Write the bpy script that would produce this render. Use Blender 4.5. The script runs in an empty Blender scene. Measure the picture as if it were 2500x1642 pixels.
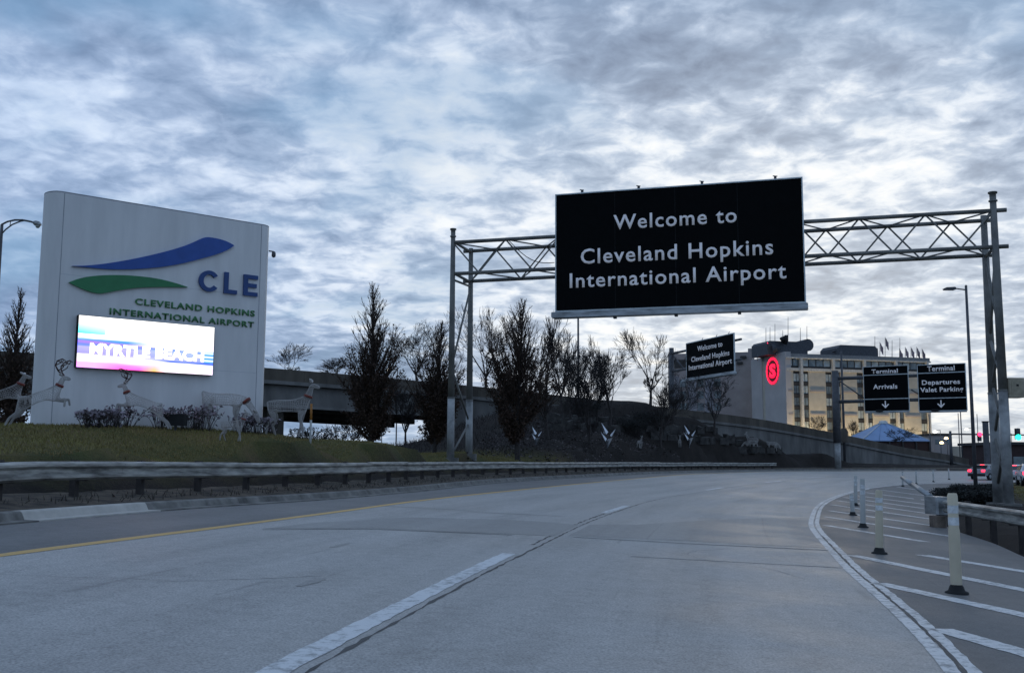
import bpy, bmesh, math, random
import numpy as np
from mathutils import Vector, Matrix
rng = np.random.default_rng(7); random.seed(7)
SC = bpy.context.scene
COL = SC.collection

# ------------------------------------------------------------------ camera
F, H = 2500.0, 1.2                      # focal length in photo pixels, eye height in a car
PITCH, ROLL = math.atan(304 / 2500), math.radians(0.3)
_f = np.array([0, math.cos(PITCH), math.sin(PITCH)])
_u0 = np.array([0, -math.sin(PITCH), math.cos(PITCH)]); _r0 = np.array([1.0, 0, 0])
_R = math.cos(ROLL) * _r0 + math.sin(ROLL) * _u0
_U = math.cos(ROLL) * _u0 - math.sin(ROLL) * _r0
EYE = np.array([0, 0, H])
cam = bpy.data.cameras.new('camera'); co = bpy.data.objects.new('camera', cam); COL.objects.link(co)
co.matrix_world = Matrix(((_R[0], _U[0], -_f[0], 0), (_R[1], _U[1], -_f[1], 0), (_R[2], _U[2], -_f[2], H), (0, 0, 0, 1)))
cam.sensor_fit = 'HORIZONTAL'; cam.sensor_width = 36; cam.lens = 36 * F / 2500
cam.clip_start = 0.1; cam.clip_end = 9000
SC.camera = co

# ------------------------------------------------------------------ world, sun, exposure
SUN_AZ, SUN_EL = math.radians(15.5), math.radians(5)      # azimuth from +Y towards +X
w = bpy.data.worlds.new('World'); SC.world = w; w.use_nodes = True
nt = w.node_tree; nt.nodes.clear()
def N(t, nt, **k):
    n = nt.nodes.new(t)
    for a, b in k.items(): setattr(n, a, b)
    return n
def M(nt, op, a, b=None, c=None, clamp=False):
    n = nt.nodes.new('ShaderNodeMath'); n.operation = op; n.use_clamp = clamp
    for i, v in enumerate((a, b, c)):
        if v is None: continue
        if isinstance(v, (int, float)): n.inputs[i].default_value = v
        else: nt.links.new(v, n.inputs[i])
    return n.outputs[0]
def MIX(nt, fac, a, b, blend='MIX'):
    n = nt.nodes.new('ShaderNodeMix'); n.data_type = 'RGBA'; n.blend_type = blend
    for s, v in ((0, fac), (6, a), (7, b)):
        if isinstance(v, (int, float)): n.inputs[s].default_value = v
        elif isinstance(v, tuple): n.inputs[s].default_value = (*v[:3], 1)
        else: nt.links.new(v, n.inputs[s])
    return n.outputs[2]
def RAMP(nt, fac, stops, interp='LINEAR'):
    n = nt.nodes.new('ShaderNodeValToRGB'); r = n.color_ramp; r.interpolation = interp
    while len(r.elements) < len(stops): r.elements.new(0.5)
    for e, (p, c) in zip(r.elements, stops):
        e.position = p; e.color = (*c, 1) if isinstance(c, tuple) else (c, c, c, 1)
    nt.links.new(fac, n.inputs[0]); return n.outputs[0]
def NOISE(nt, vec, scale, detail=3, rough=0.5, dist=0.0):
    n = nt.nodes.new('ShaderNodeTexNoise'); n.inputs['Scale'].default_value = scale
    n.inputs['Detail'].default_value = detail; n.inputs['Roughness'].default_value = rough
    n.inputs['Distortion'].default_value = dist
    if vec is not None: nt.links.new(vec, n.inputs['Vector'])
    return n.outputs['Fac']

tc = N('ShaderNodeTexCoord', nt)
sp = N('ShaderNodeSeparateXYZ', nt); nt.links.new(tc.outputs['Generated'], sp.inputs[0])
zc = M(nt, 'ADD', M(nt, 'MAXIMUM', sp.outputs[2], 0.0), 0.17)
cu, cv = M(nt, 'DIVIDE', sp.outputs[0], zc), M(nt, 'DIVIDE', sp.outputs[1], zc)
cb = N('ShaderNodeCombineXYZ', nt); nt.links.new(cu, cb.inputs[0]); nt.links.new(cv, cb.inputs[1]); cb.inputs[2].default_value = 3.7
pv = cb.outputs[0]
big = NOISE(nt, pv, 1.1, 4, 0.55, 0.6)
mid = NOISE(nt, pv, 4.2, 5, 0.5, 0.4)
puff = NOISE(nt, pv, 12.0, 7, 0.56, 0.3)
sd = N('ShaderNodeVectorMath', nt, operation='DOT_PRODUCT'); nt.links.new(tc.outputs['Generated'], sd.inputs[0])
sd.inputs[1].default_value = (math.sin(SUN_AZ) * math.cos(SUN_EL), math.cos(SUN_AZ) * math.cos(SUN_EL), math.sin(SUN_EL))
dotp = M(nt, 'MAXIMUM', sd.outputs['Value'], 0.0)
glow = M(nt, 'POWER', dotp, 22.0)
wide = M(nt, 'POWER', dotp, 5.0)
# cloud thickness: large banks, middle masses and small puffs (puffs are strongest towards the sun)
th = M(nt, 'ADD', M(nt, 'MULTIPLY', big, 0.44), M(nt, 'MULTIPLY', mid, 0.30))
th = M(nt, 'ADD', th, M(nt, 'MULTIPLY', M(nt, 'SUBTRACT', puff, 0.5), M(nt, 'ADD', M(nt, 'MULTIPLY', wide, 0.30), 0.20)))
th = M(nt, 'ADD', th, 0.160)
th = M(nt, 'ADD', th, M(nt, 'MULTIPLY', glow, -0.03))
cloud = RAMP(nt, th, [(0.36, (0.60, 0.73, 0.90)), (0.44, (0.43, 0.56, 0.78)), (0.51, (0.27, 0.38, 0.585)), (0.58, (0.19, 0.28, 0.45)), (0.68, (0.11, 0.17, 0.30))])
warm = RAMP(nt, th, [(0.37, (1.0, 0.965, 0.90)), (0.45, (0.80, 0.84, 0.88)), (0.515, (0.45, 0.54, 0.67)), (0.58, (0.25, 0.335, 0.47)), (0.68, (0.13, 0.19, 0.30))])
skyn = N('ShaderNodeTexSky', nt, sky_type='NISHITA', sun_disc=False)
skyn.sun_elevation = SUN_EL; skyn.sun_rotation = SUN_AZ; skyn.air_density = 1.2; skyn.dust_density = 0.6; skyn.ozone_density = 3
clear = MIX(nt, 0.75, MIX(nt, 1.0, skyn.outputs[0], (0.10, 0.10, 0.10), 'MULTIPLY'), (0.20, 0.38, 0.62))
bl_n = NOISE(nt, pv, 1.7, 3, 0.5, 0.4)
hole = M(nt, 'MULTIPLY', RAMP(nt, bl_n, [(0.48, 0.0), (0.62, 1.0)]), M(nt, 'SUBTRACT', 1.0, glow, clamp=True))
col = MIX(nt, M(nt, 'MULTIPLY', wide, 0.85, clamp=True), cloud, warm)
col = MIX(nt, M(nt, 'MULTIPLY', hole, 0.55), col, clear)
col = MIX(nt, M(nt, 'MULTIPLY', glow, 0.30), col, (1.0, 0.95, 0.84))
# thin blue air low over the horizon
low = M(nt, 'POWER', M(nt, 'SUBTRACT', 1.0, M(nt, 'MAXIMUM', sp.outputs[2], 0.0), clamp=True), 22.0)
haze = MIX(nt, glow, (0.23, 0.39, 0.62), (0.95, 0.86, 0.68))
col = MIX(nt, M(nt, 'MULTIPLY', low, 0.6), col, haze)
bg = N('ShaderNodeBackground', nt); nt.links.new(col, bg.inputs[0]); bg.inputs[1].default_value = 1.0
wo = N('ShaderNodeOutputWorld', nt); nt.links.new(bg.outputs[0], wo.inputs[0])

sl = bpy.data.lights.new('sun', 'SUN'); sl.energy = 0.2; sl.angle = math.radians(14); sl.color = (1.0, 0.86, 0.70)
so = bpy.data.objects.new('sun', sl); COL.objects.link(so)
so.rotation_euler = Vector((math.sin(SUN_AZ) * math.cos(SUN_EL), math.cos(SUN_AZ) * math.cos(SUN_EL), math.sin(SUN_EL))).to_track_quat('Z', 'Y').to_euler()
vs = SC.view_settings; vs.view_transform = 'Standard'; vs.look = 'None'; vs.exposure = 0.2; vs.gamma = 1.0; vs.use_curve_mapping = False
SC.render.engine = 'CYCLES'
try:
    SC.cycles.use_denoising = True; SC.cycles.denoiser = 'OPENIMAGEDENOISE'
except Exception: pass
SC.cycles.max_bounces = 6; SC.cycles.sample_clamp_indirect = 5

# ------------------------------------------------------------------ photo pixel -> place
def ray(x, y): return _f * F + _R * (x - 1250) - _U * (y - 821)
def at(x, y, d):
    q = ray(x, y); return EYE + q * (d / q[1])
def gz(x, y, h=0.0):
    q = ray(x, y); return EYE + q * ((h - H) / q[2])

def spline(P, n):
    P = np.array(P, float)
    s = np.r_[0, np.cumsum(np.linalg.norm(np.diff(P[:, :2], axis=0), axis=1))]
    T = np.gradient(P, s, axis=0)
    t = np.linspace(0, s[-1], n); i = np.clip(np.searchsorted(s, t) - 1, 0, len(s) - 2)
    h = (s[i + 1] - s[i])[:, None]; k = ((t - s[i]) / (s[i + 1] - s[i]))[:, None]
    o = (2*k**3-3*k**2+1)*P[i] + (k**3-2*k**2+k)*h*T[i] + (-2*k**3+3*k**2)*P[i+1] + (k**3-k**2)*h*T[i+1]
    for _ in range(4): o[1:-1] = 0.25*o[:-2] + 0.5*o[1:-1] + 0.25*o[2:]
    return o
NS = 260
LANE = spline([(-4.0, -12), (-2.4, -2), (-1.2, 6), (-.25, 11.6), (.4, 15), (1.4, 20.2), (2.5, 25), (4.5, 32.8), (7.1, 40.4), (10.8, 50.7), (18.2, 68.6), (27.5, 89), (39, 102), (56, 113.5), (78, 124), (103, 133)], NS)
YEL = spline([(-8.6, -12), (-7.1, -2), (-5.85, 6), (-5.2, 10.6), (-4.5, 14.0), (-3.6, 18.5), (-2.3, 25.2), (-.5, 32.4), (2.3, 42.1), (7.0, 57), (15.5, 80), (24, 96), (37, 108.5), (54, 119), (76, 130), (101, 139.5)], NS)
KERB = spline([(-11.0, -12), (-9.5, -2), (-8.2, 6), (-6.9, 13.9), (-5.95, 18.5), (-4.6, 23), (-3.2, 28.8), (-1.2, 38.5), (3.2, 52.5), (8.2, 66.5), (16.5, 86), (24, 99), (36.5, 111.5), (53, 121.5), (75, 132), (100, 142)], NS)
EDGE = spline([(-.2, -12), (1.4, -2), (2.75, 6), (3.2, 7.6), (3.85, 10.4), (4.55, 13.8), (5.3, 17), (7.0, 24), (8.3, 28.3), (10.3, 34.6), (13.0, 42), (15.6, 48.5), (19.2, 56.8), (24.2, 67), (33, 82), (43, 92), (58, 102), (80, 113), (105, 122)], NS)
GORE = spline([(5.5, -12), (6.0, -2), (6.7, 6), (7.3, 11), (8.8, 17.9), (9.8, 21.1), (10.6, 24.8), (12.4, 30.1), (16, 39), (20, 48), (24.2, 57), (30, 69), (36.5, 81), (45.5, 91.3), (60, 101), (82, 112), (107, 121)], NS)

def sdist(X, Y, C):
    """signed distance to a curve, positive on its left"""
    X = np.asarray(X, float); Y = np.asarray(Y, float); sh = X.shape; X = X.ravel(); Y = Y.ravel()
    out = np.full(X.shape, 1e9); sg = np.ones(X.shape)
    C = C[::3]
    for a, b in zip(C[:-1], C[1:]):
        d = b - a; L2 = d @ d
        t = np.clip(((X - a[0]) * d[0] + (Y - a[1]) * d[1]) / L2, 0, 1)
        dx = X - a[0] - t * d[0]; dy = Y - a[1] - t * d[1]; q = dx*dx + dy*dy
        m = q < out; out[m] = q[m]; sg[m] = np.sign(d[0] * dy[m] - d[1] * dx[m])
    return (np.sqrt(out) * sg).reshape(sh)
def hroad(X, Y):
    return 0.05 * np.clip(sdist(X, Y, LANE), -8.5, 8.0)
def gpt(px, py, lift=0.0):
    """where the photo's pixel meets the road surface"""
    h = 0.0
    for _ in range(25):
        P = gz(px, py, h); h = 0.6 * h + 0.4 * float(hroad(P[0], P[1]))
    return np.array([P[0], P[1], h + lift])

# terrain heights away from the road: known spots of the place
CT = [at(*q) for q in [
    (-150, 1040, 23), (0, 1041, 24), (180, 1042, 25), (350, 1044, 26), (560, 1052, 28), (750, 1063, 31), (900, 1076, 35), (1000, 1086, 39), (1120, 1098, 45), (1210, 1112, 47),
    (90, 1049, 29), (400, 1056, 31), (640, 1062, 33), (-150, 1050, 30), (300, 1082, 22), (700, 1095, 27), (1000, 1108, 35),
    (1300, 1121, 53), (1500, 1122, 65), (1700, 1122, 76), (1900, 1123, 89), (2050, 1125, 101),
    (1350, 1065, 65), (1500, 1055, 75), (1700, 1062, 85), (1860, 1085, 96),
    (1200, 1005, 77), (1350, 985, 85), (1480, 976, 91), (1600, 979, 94), (1700, 1012, 100), (1838, 1055, 107), (2000, 1100, 113),
    (1015, 1078, 69), (1100, 1045, 75), (1250, 1060, 68), (1150, 1075, 66)]]
CT += [np.array(q, float) for q in [
    (-45, 55, .9), (-25, 50, 1.2), (-14, 48, 1.3), (-8, 58, 1.3), (-20, 75, .2), (-35, 75, .2), (-8, 78, .8), (-15, 95, 0), (-45, 110, 0), (0, 115, .6), (20, 135, 2), (45, 160, 1), (70, 170, .5),
    (-40, 30, 1.9), (-25, 15, 1.2), (-18, 5, .8), (-60, 10, 1), (-60, -40, .3), (-15, -40, .5), (30, -40, -.5),
    (13, 24, -.42), (14.5, 20, -.42), (11, 10, -.42), (13, 0, -.45), (18, 38, -.3), (20, 30, -.3), (30, 34, 0), (27, 52, -.2), (34, 62, 0), (44, 76, .1), (60, 85, .3), (30, 10, 0), (60, 60, .4), (60, 20, .4), (100, 100, .4), (140, 110, .3),
    (85, 145, .5), (120, 160, .3), (140, 200, 0), (-140, 60, 0), (-100, 200, 0), (0, 250, 0), (100, 260, 0), (200, 200, 0), (200, 0, 0), (-200, -100, 0), (150, -100, 0), (0, -140, 0), (300, 400, 0), (-300, 400, 0)]]
for i in range(20, NS - 20, 12):                                        # the verge behind the kerb and the soil beyond the gore
    for C, s, dz in ((KERB, 1, 0.5), (GORE, -1, -0.03)):
        t = C[i + 1] - C[i - 1]; n = np.array([-t[1], t[0]]) / np.linalg.norm(t)
        q = C[i] + n * (3.0 if s > 0 else -1.5)
        if C is GORE and i > 175: continue
        CT.append(np.array([q[0], q[1], float(hroad(C[i][0], C[i][1])) + dz]))
CT = np.array(CT)
_r = lambda A, B: np.linalg.norm(A[:, None, :2] - B[None, :, :2], axis=2)
_A = np.block([[_r(CT, CT), np.ones((len(CT), 1))], [np.ones((1, len(CT))), np.zeros((1, 1))]])
_W = np.linalg.solve(_A + np.eye(len(CT) + 1) * 1e-6, np.r_[CT[:, 2], 0])
def hland(X, Y):
    X = np.asarray(X, float); Y = np.asarray(Y, float); sh = X.shape
    Q = np.stack([X.ravel(), Y.ravel()], 1); o = np.zeros(len(Q))
    for i in range(0, len(Q), 20000):
        o[i:i+20000] = _r(Q[i:i+20000], CT) @ _W[:-1] + _W[-1]
    far = np.clip((np.hypot(Q[:, 0], Q[:, 1] - 60) - 170) / 120, 0, 1)
    return (o * (1 - far)).reshape(sh)
def land(x, y): return float(hland(np.array([x]), np.array([y]))[0])
def on_land(px, d):
    """a spot on the land at photo column px and distance d"""
    x = at(px, 1100, d)[0]; return np.array([x, d, land(x, d)])

# ------------------------------------------------------------------ meshes and objects
def mesh_np(name, V, Fs, mat=None, smooth=False):
    """V (n,3), Fs (m,k) index array"""
    V = np.asarray(V, float); Fs = np.asarray(Fs, int); me = bpy.data.meshes.new(name)
    me.vertices.add(len(V)); me.vertices.foreach_set('co', V.ravel())
    m, k = Fs.shape
    me.loops.add(m * k); me.loops.foreach_set('vertex_index', Fs.ravel())
    me.polygons.add(m); me.polygons.foreach_set('loop_start', np.arange(0, m * k, k)); 
    me.update(calc_edges=True); me.validate()
    if smooth: me.polygons.foreach_set('use_smooth', np.ones(len(me.polygons), bool))
    if mat: me.materials.append(mat)
    return me
class MB:
    def __init__(s): s.v = []; s.f = []; s.sm = []
    def add(s, V, Fs, smooth=False):
        o = len(s.v); s.v += [tuple(map(float, q)) for q in V]
        for f in Fs: s.f.append(tuple(i + o for i in f)); s.sm.append(smooth)
        return s
    def box(s, x0, x1, y0, y1, z0, z1, fr=None):
        V = [(x, y, z) for z in (z0, z1) for y in (y0, y1) for x in (x0, x1)]
        if fr is not None:
            o, ex, ey, ez = [np.array(q, float) for q in fr]; V = [o + ex*a + ey*b + ez*c for a, b, c in V]
        return s.add(V, [(0, 2, 3, 1), (4, 5, 7, 6), (0, 1, 5, 4), (2, 6, 7, 3), (0, 4, 6, 2), (1, 3, 7, 5)])
    def bevel_box(s, x0, x1, y0, y1, z0, z1, b, fr=None):
        xs = [(x0+b, y0), (x1-b, y0), (x1, y0+b), (x1, y1-b), (x1-b, y1), (x0+b, y1), (x0, y1-b), (x0, y0+b)]
        return s.prism(xs, z0, z1, fr)
    def prism(s, poly, z0, z1, fr=None):
        n = len(poly); V = [(x, y, z0) for x, y in poly] + [(x, y, z1) for x, y in poly]
        if fr is not None:
            o, ex, ey, ez = [np.array(q, float) for q in fr]; V = [o + ex*a + ey*b + ez*c for a, b, c in V]
        return s.add(V, [tuple(range(n))[::-1], tuple(range(n, 2*n))] + [(i, (i+1) % n, n + (i+1) % n, n + i) for i in range(n)])
    def tube(s, a, b, r0, r1=None, n=8, caps=True):
        a = np.array(a, float); b = np.array(b, float); r1 = r0 if r1 is None else r1
        d = b - a; d = d / (np.linalg.norm(d) + 1e-9); q = np.array([1., 0, 0]) if abs(d[0]) < .8 else np.array([0, 1., 0])
        e = np.cross(d, q); e /= np.linalg.norm(e); g = np.cross(d, e)
        V = []
        for p, r in ((a, r0), (b, r1)):
            for i in range(n):
                t = 2*math.pi*i/n; V.append(p + (e*math.cos(t) + g*math.sin(t)) * r)
        o = len(s.v); s.v += [tuple(q) for q in V]
        for i in range(n): s.f.append((o+i, o+(i+1) % n, o+n+(i+1) % n, o+n+i)); s.sm.append(n > 4)
        if caps: s.f.append(tuple(range(o+n-1, o-1, -1))); s.f.append(tuple(range(o+n, o+2*n))); s.sm += [False, False]
        return s
    def path(s, P, r, n=8):
        for a, b, ra, rb in zip(P[:-1], P[1:], r[:-1], r[1:]): s.tube(a, b, ra, rb, n)
        return s
    def lathe(s, c, prof, n=16):
        V = [(c[0] + r*math.cos(2*math.pi*i/n), c[1] + r*math.sin(2*math.pi*i/n), c[2] + z) for r, z in prof for i in range(n)]
        m = len(prof); Fs = [(j*n+i, j*n+(i+1) % n, (j+1)*n+(i+1) % n, (j+1)*n+i) for j in range(m-1) for i in range(n)]
        s.add(V, Fs, True); s.add(V[-n:], [tuple(range(n))]); s.add(V[:n], [tuple(range(n))[::-1]]); return s
    def mesh(s, name, mat):
        me = bpy.data.meshes.new(name); me.from_pydata(s.v, [], s.f); me.materials.append(mat)
        me.polygons.foreach_set('use_smooth', s.sm); me.update(); return me
    def build(s, name, mat, parent=None, local=False, label=None):
        if parent is not None and not local:
            L = root_loc(parent); s.v = [(x-L[0], y-L[1], z-L[2]) for x, y, z in s.v]
        return obj(name, s.mesh(name, mat), parent, label)
def root_loc(o):
    L = np.zeros(3)
    while o is not None: L = L + np.array(o.location); o = o.parent
    return L
def obj(name, me, parent=None, label=None):
    o = bpy.data.objects.new(name, me); COL.objects.link(o)
    if parent is not None: o.parent = parent
    if label: o['label'] = label
    return o
def npobj(name, V, Fs, mat, parent=None, smooth=False):
    V = np.asarray(V, float)
    if parent is not None: V = V - root_loc(parent)
    return obj(name, mesh_np(name, V, Fs, mat, smooth), parent)
def tag(o, label, cat, group=None):
    o['label'] = label; o['category'] = cat
    if group: o['group'] = group
    return o
def thing(name, label, cat, loc=(0, 0, 0), group=None, rz=0.0):
    o = bpy.data.objects.new(name, None); COL.objects.link(o); o.empty_display_size = 0.2
    o.location = tuple(float(q) for q in loc); o.rotation_euler = (0, 0, rz); return tag(o, label, cat, group)
def struct(o): o['kind'] = 'structure'; return o
def copy_tree(o, parent=None):
    c = o.copy(); COL.objects.link(c); c.parent = parent
    for ch in list(o.children): copy_tree(ch, c)
    return c

# ------------------------------------------------------------------ materials
def mat(name, c, rough=0.7, metal=0.0, var=0.15, scale=3.0, bump=0.0, bscale=40.0, c2=None, spec=0.5, emit=None, estr=0.0, stretch=None):
    m = bpy.data.materials.new(name); m.use_nodes = True; t = m.node_tree; b = t.nodes['Principled BSDF']
    b.inputs['Roughness'].default_value = rough; b.inputs['Metallic'].default_value = metal; b.inputs['Specular IOR Level'].default_value = spec
    g = N('ShaderNodeNewGeometry', t); v = g.outputs['Position']
    if stretch:
        mp = N('ShaderNodeMapping', t); mp.inputs['Scale'].default_value = stretch; t.links.new(v, mp.inputs[0]); v = mp.outputs[0]
    n = NOISE(t, v, scale, 6, 0.6)
    c2 = c2 or tuple(q * (1 - 2*var) for q in c); hi = tuple(min(1, q * (1 + var)) for q in c)
    cr = RAMP(t, n, [(0.3, c2), (0.7, hi)]); t.links.new(cr, b.inputs['Base Color'])
    if bump:
        bn = N('ShaderNodeBump', t); bn.inputs['Strength'].default_value = bump; bn.inputs['Distance'].default_value = 0.02
        t.links.new(NOISE(t, v, bscale, 5, 0.6), bn.inputs['Height']); t.links.new(bn.outputs[0], b.inputs['Normal'])
    if emit:
        b.inputs['Emission Color'].default_value = (*emit, 1); b.inputs['Emission Strength'].default_value = estr
    return m
def road_mat(name, c, dark, grain=1.0, wear=0.5, rough=0.55):
    """worn paving: streaks run along the road (UV = metres across, metres along)"""
    m = bpy.data.materials.new(name); m.use_nodes = True; t = m.node_tree; b = t.nodes['Principled BSDF']
    uv = N('ShaderNodeUVMap', t); mp = N('ShaderNodeMapping', t); mp.inputs['Scale'].default_value = (1.0, 0.07, 1); t.links.new(uv.outputs[0], mp.inputs[0])
    g = N('ShaderNodeNewGeometry', t)
    streak = NOISE(t, mp.outputs[0], 1.6, 5, 0.6); patch = NOISE(t, g.outputs['Position'], 0.35, 5, 0.6, 0.6)
    fine = NOISE(t, g.outputs['Position'], 55, 3, 0.7); med = NOISE(t, g.outputs['Position'], 6, 5, 0.65)
    k = M(t, 'ADD', M(t, 'MULTIPLY', streak, 0.35), M(t, 'MULTIPLY', patch, 0.35)); k = M(t, 'ADD', k, M(t, 'MULTIPLY', med, 0.3))
    tr_ = N('ShaderNodeSeparateXYZ', t); t.links.new(uv.outputs[0], tr_.inputs[0]); tk = M(t, 'MULTIPLY', M(t, 'COSINE', M(t, 'MULTIPLY', M(t, 'SUBTRACT', tr_.outputs[0], 0.35), 3.49)), 0.022)
    k = M(t, 'ADD', k, tk)
    cr = RAMP(t, k, [(0.36, dark), (0.5, c), (0.64, tuple(q * 1.22 for q in c))])
    gr = RAMP(t, fine, [(0.35, 1 - 0.38 * grain), (0.65, 1 + 0.0)]); cr = MIX(t, 0.8, cr, gr, 'MULTIPLY')
    # short dark scuffs and spots
    sc = NOISE(t, mp.outputs[0], 4.3, 2, 0.5, 0.3); cr = MIX(t, RAMP(t, sc, [(0.68, 0.0), (0.76, 0.45)]), cr, tuple(q * 0.55 for q in dark))
    t.links.new(cr, b.inputs['Base Color']); b.inputs['Roughness'].default_value = rough; b.inputs['Specular IOR Level'].default_value = 0.5
    rr = RAMP(t, patch, [(0.35, rough - 0.1), (0.7, rough + 0.12)]); t.links.new(rr, b.inputs['Roughness'])
    bn = N('ShaderNodeBump', t); bn.inputs['Strength'].default_value = 0.35; bn.inputs['Distance'].default_value = 0.01
    t.links.new(M(t, 'ADD', fine, M(t, 'MULTIPLY', med, 0.6)), bn.inputs['Height']); t.links.new(bn.outputs[0], b.inputs['Normal'])
    return m
def paint_mat(name, c, under, gone=0.42):
    m = bpy.data.materials.new(name); m.use_nodes = True; t = m.node_tree; b = t.nodes['Principled BSDF']
    g = N('ShaderNodeNewGeometry', t); n = NOISE(t, g.outputs['Position'], 9, 8, 0.75); n2 = NOISE(t, g.outputs['Position'], 0.5, 3)
    k = M(t, 'ADD', M(t, 'MULTIPLY', n, 0.75), M(t, 'MULTIPLY', n2, 0.25))
    t.links.new(RAMP(t, k, [(gone, under), (gone + 0.1, c)]), b.inputs['Base Color']); b.inputs['Roughness'].default_value = 0.6
    return m
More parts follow.
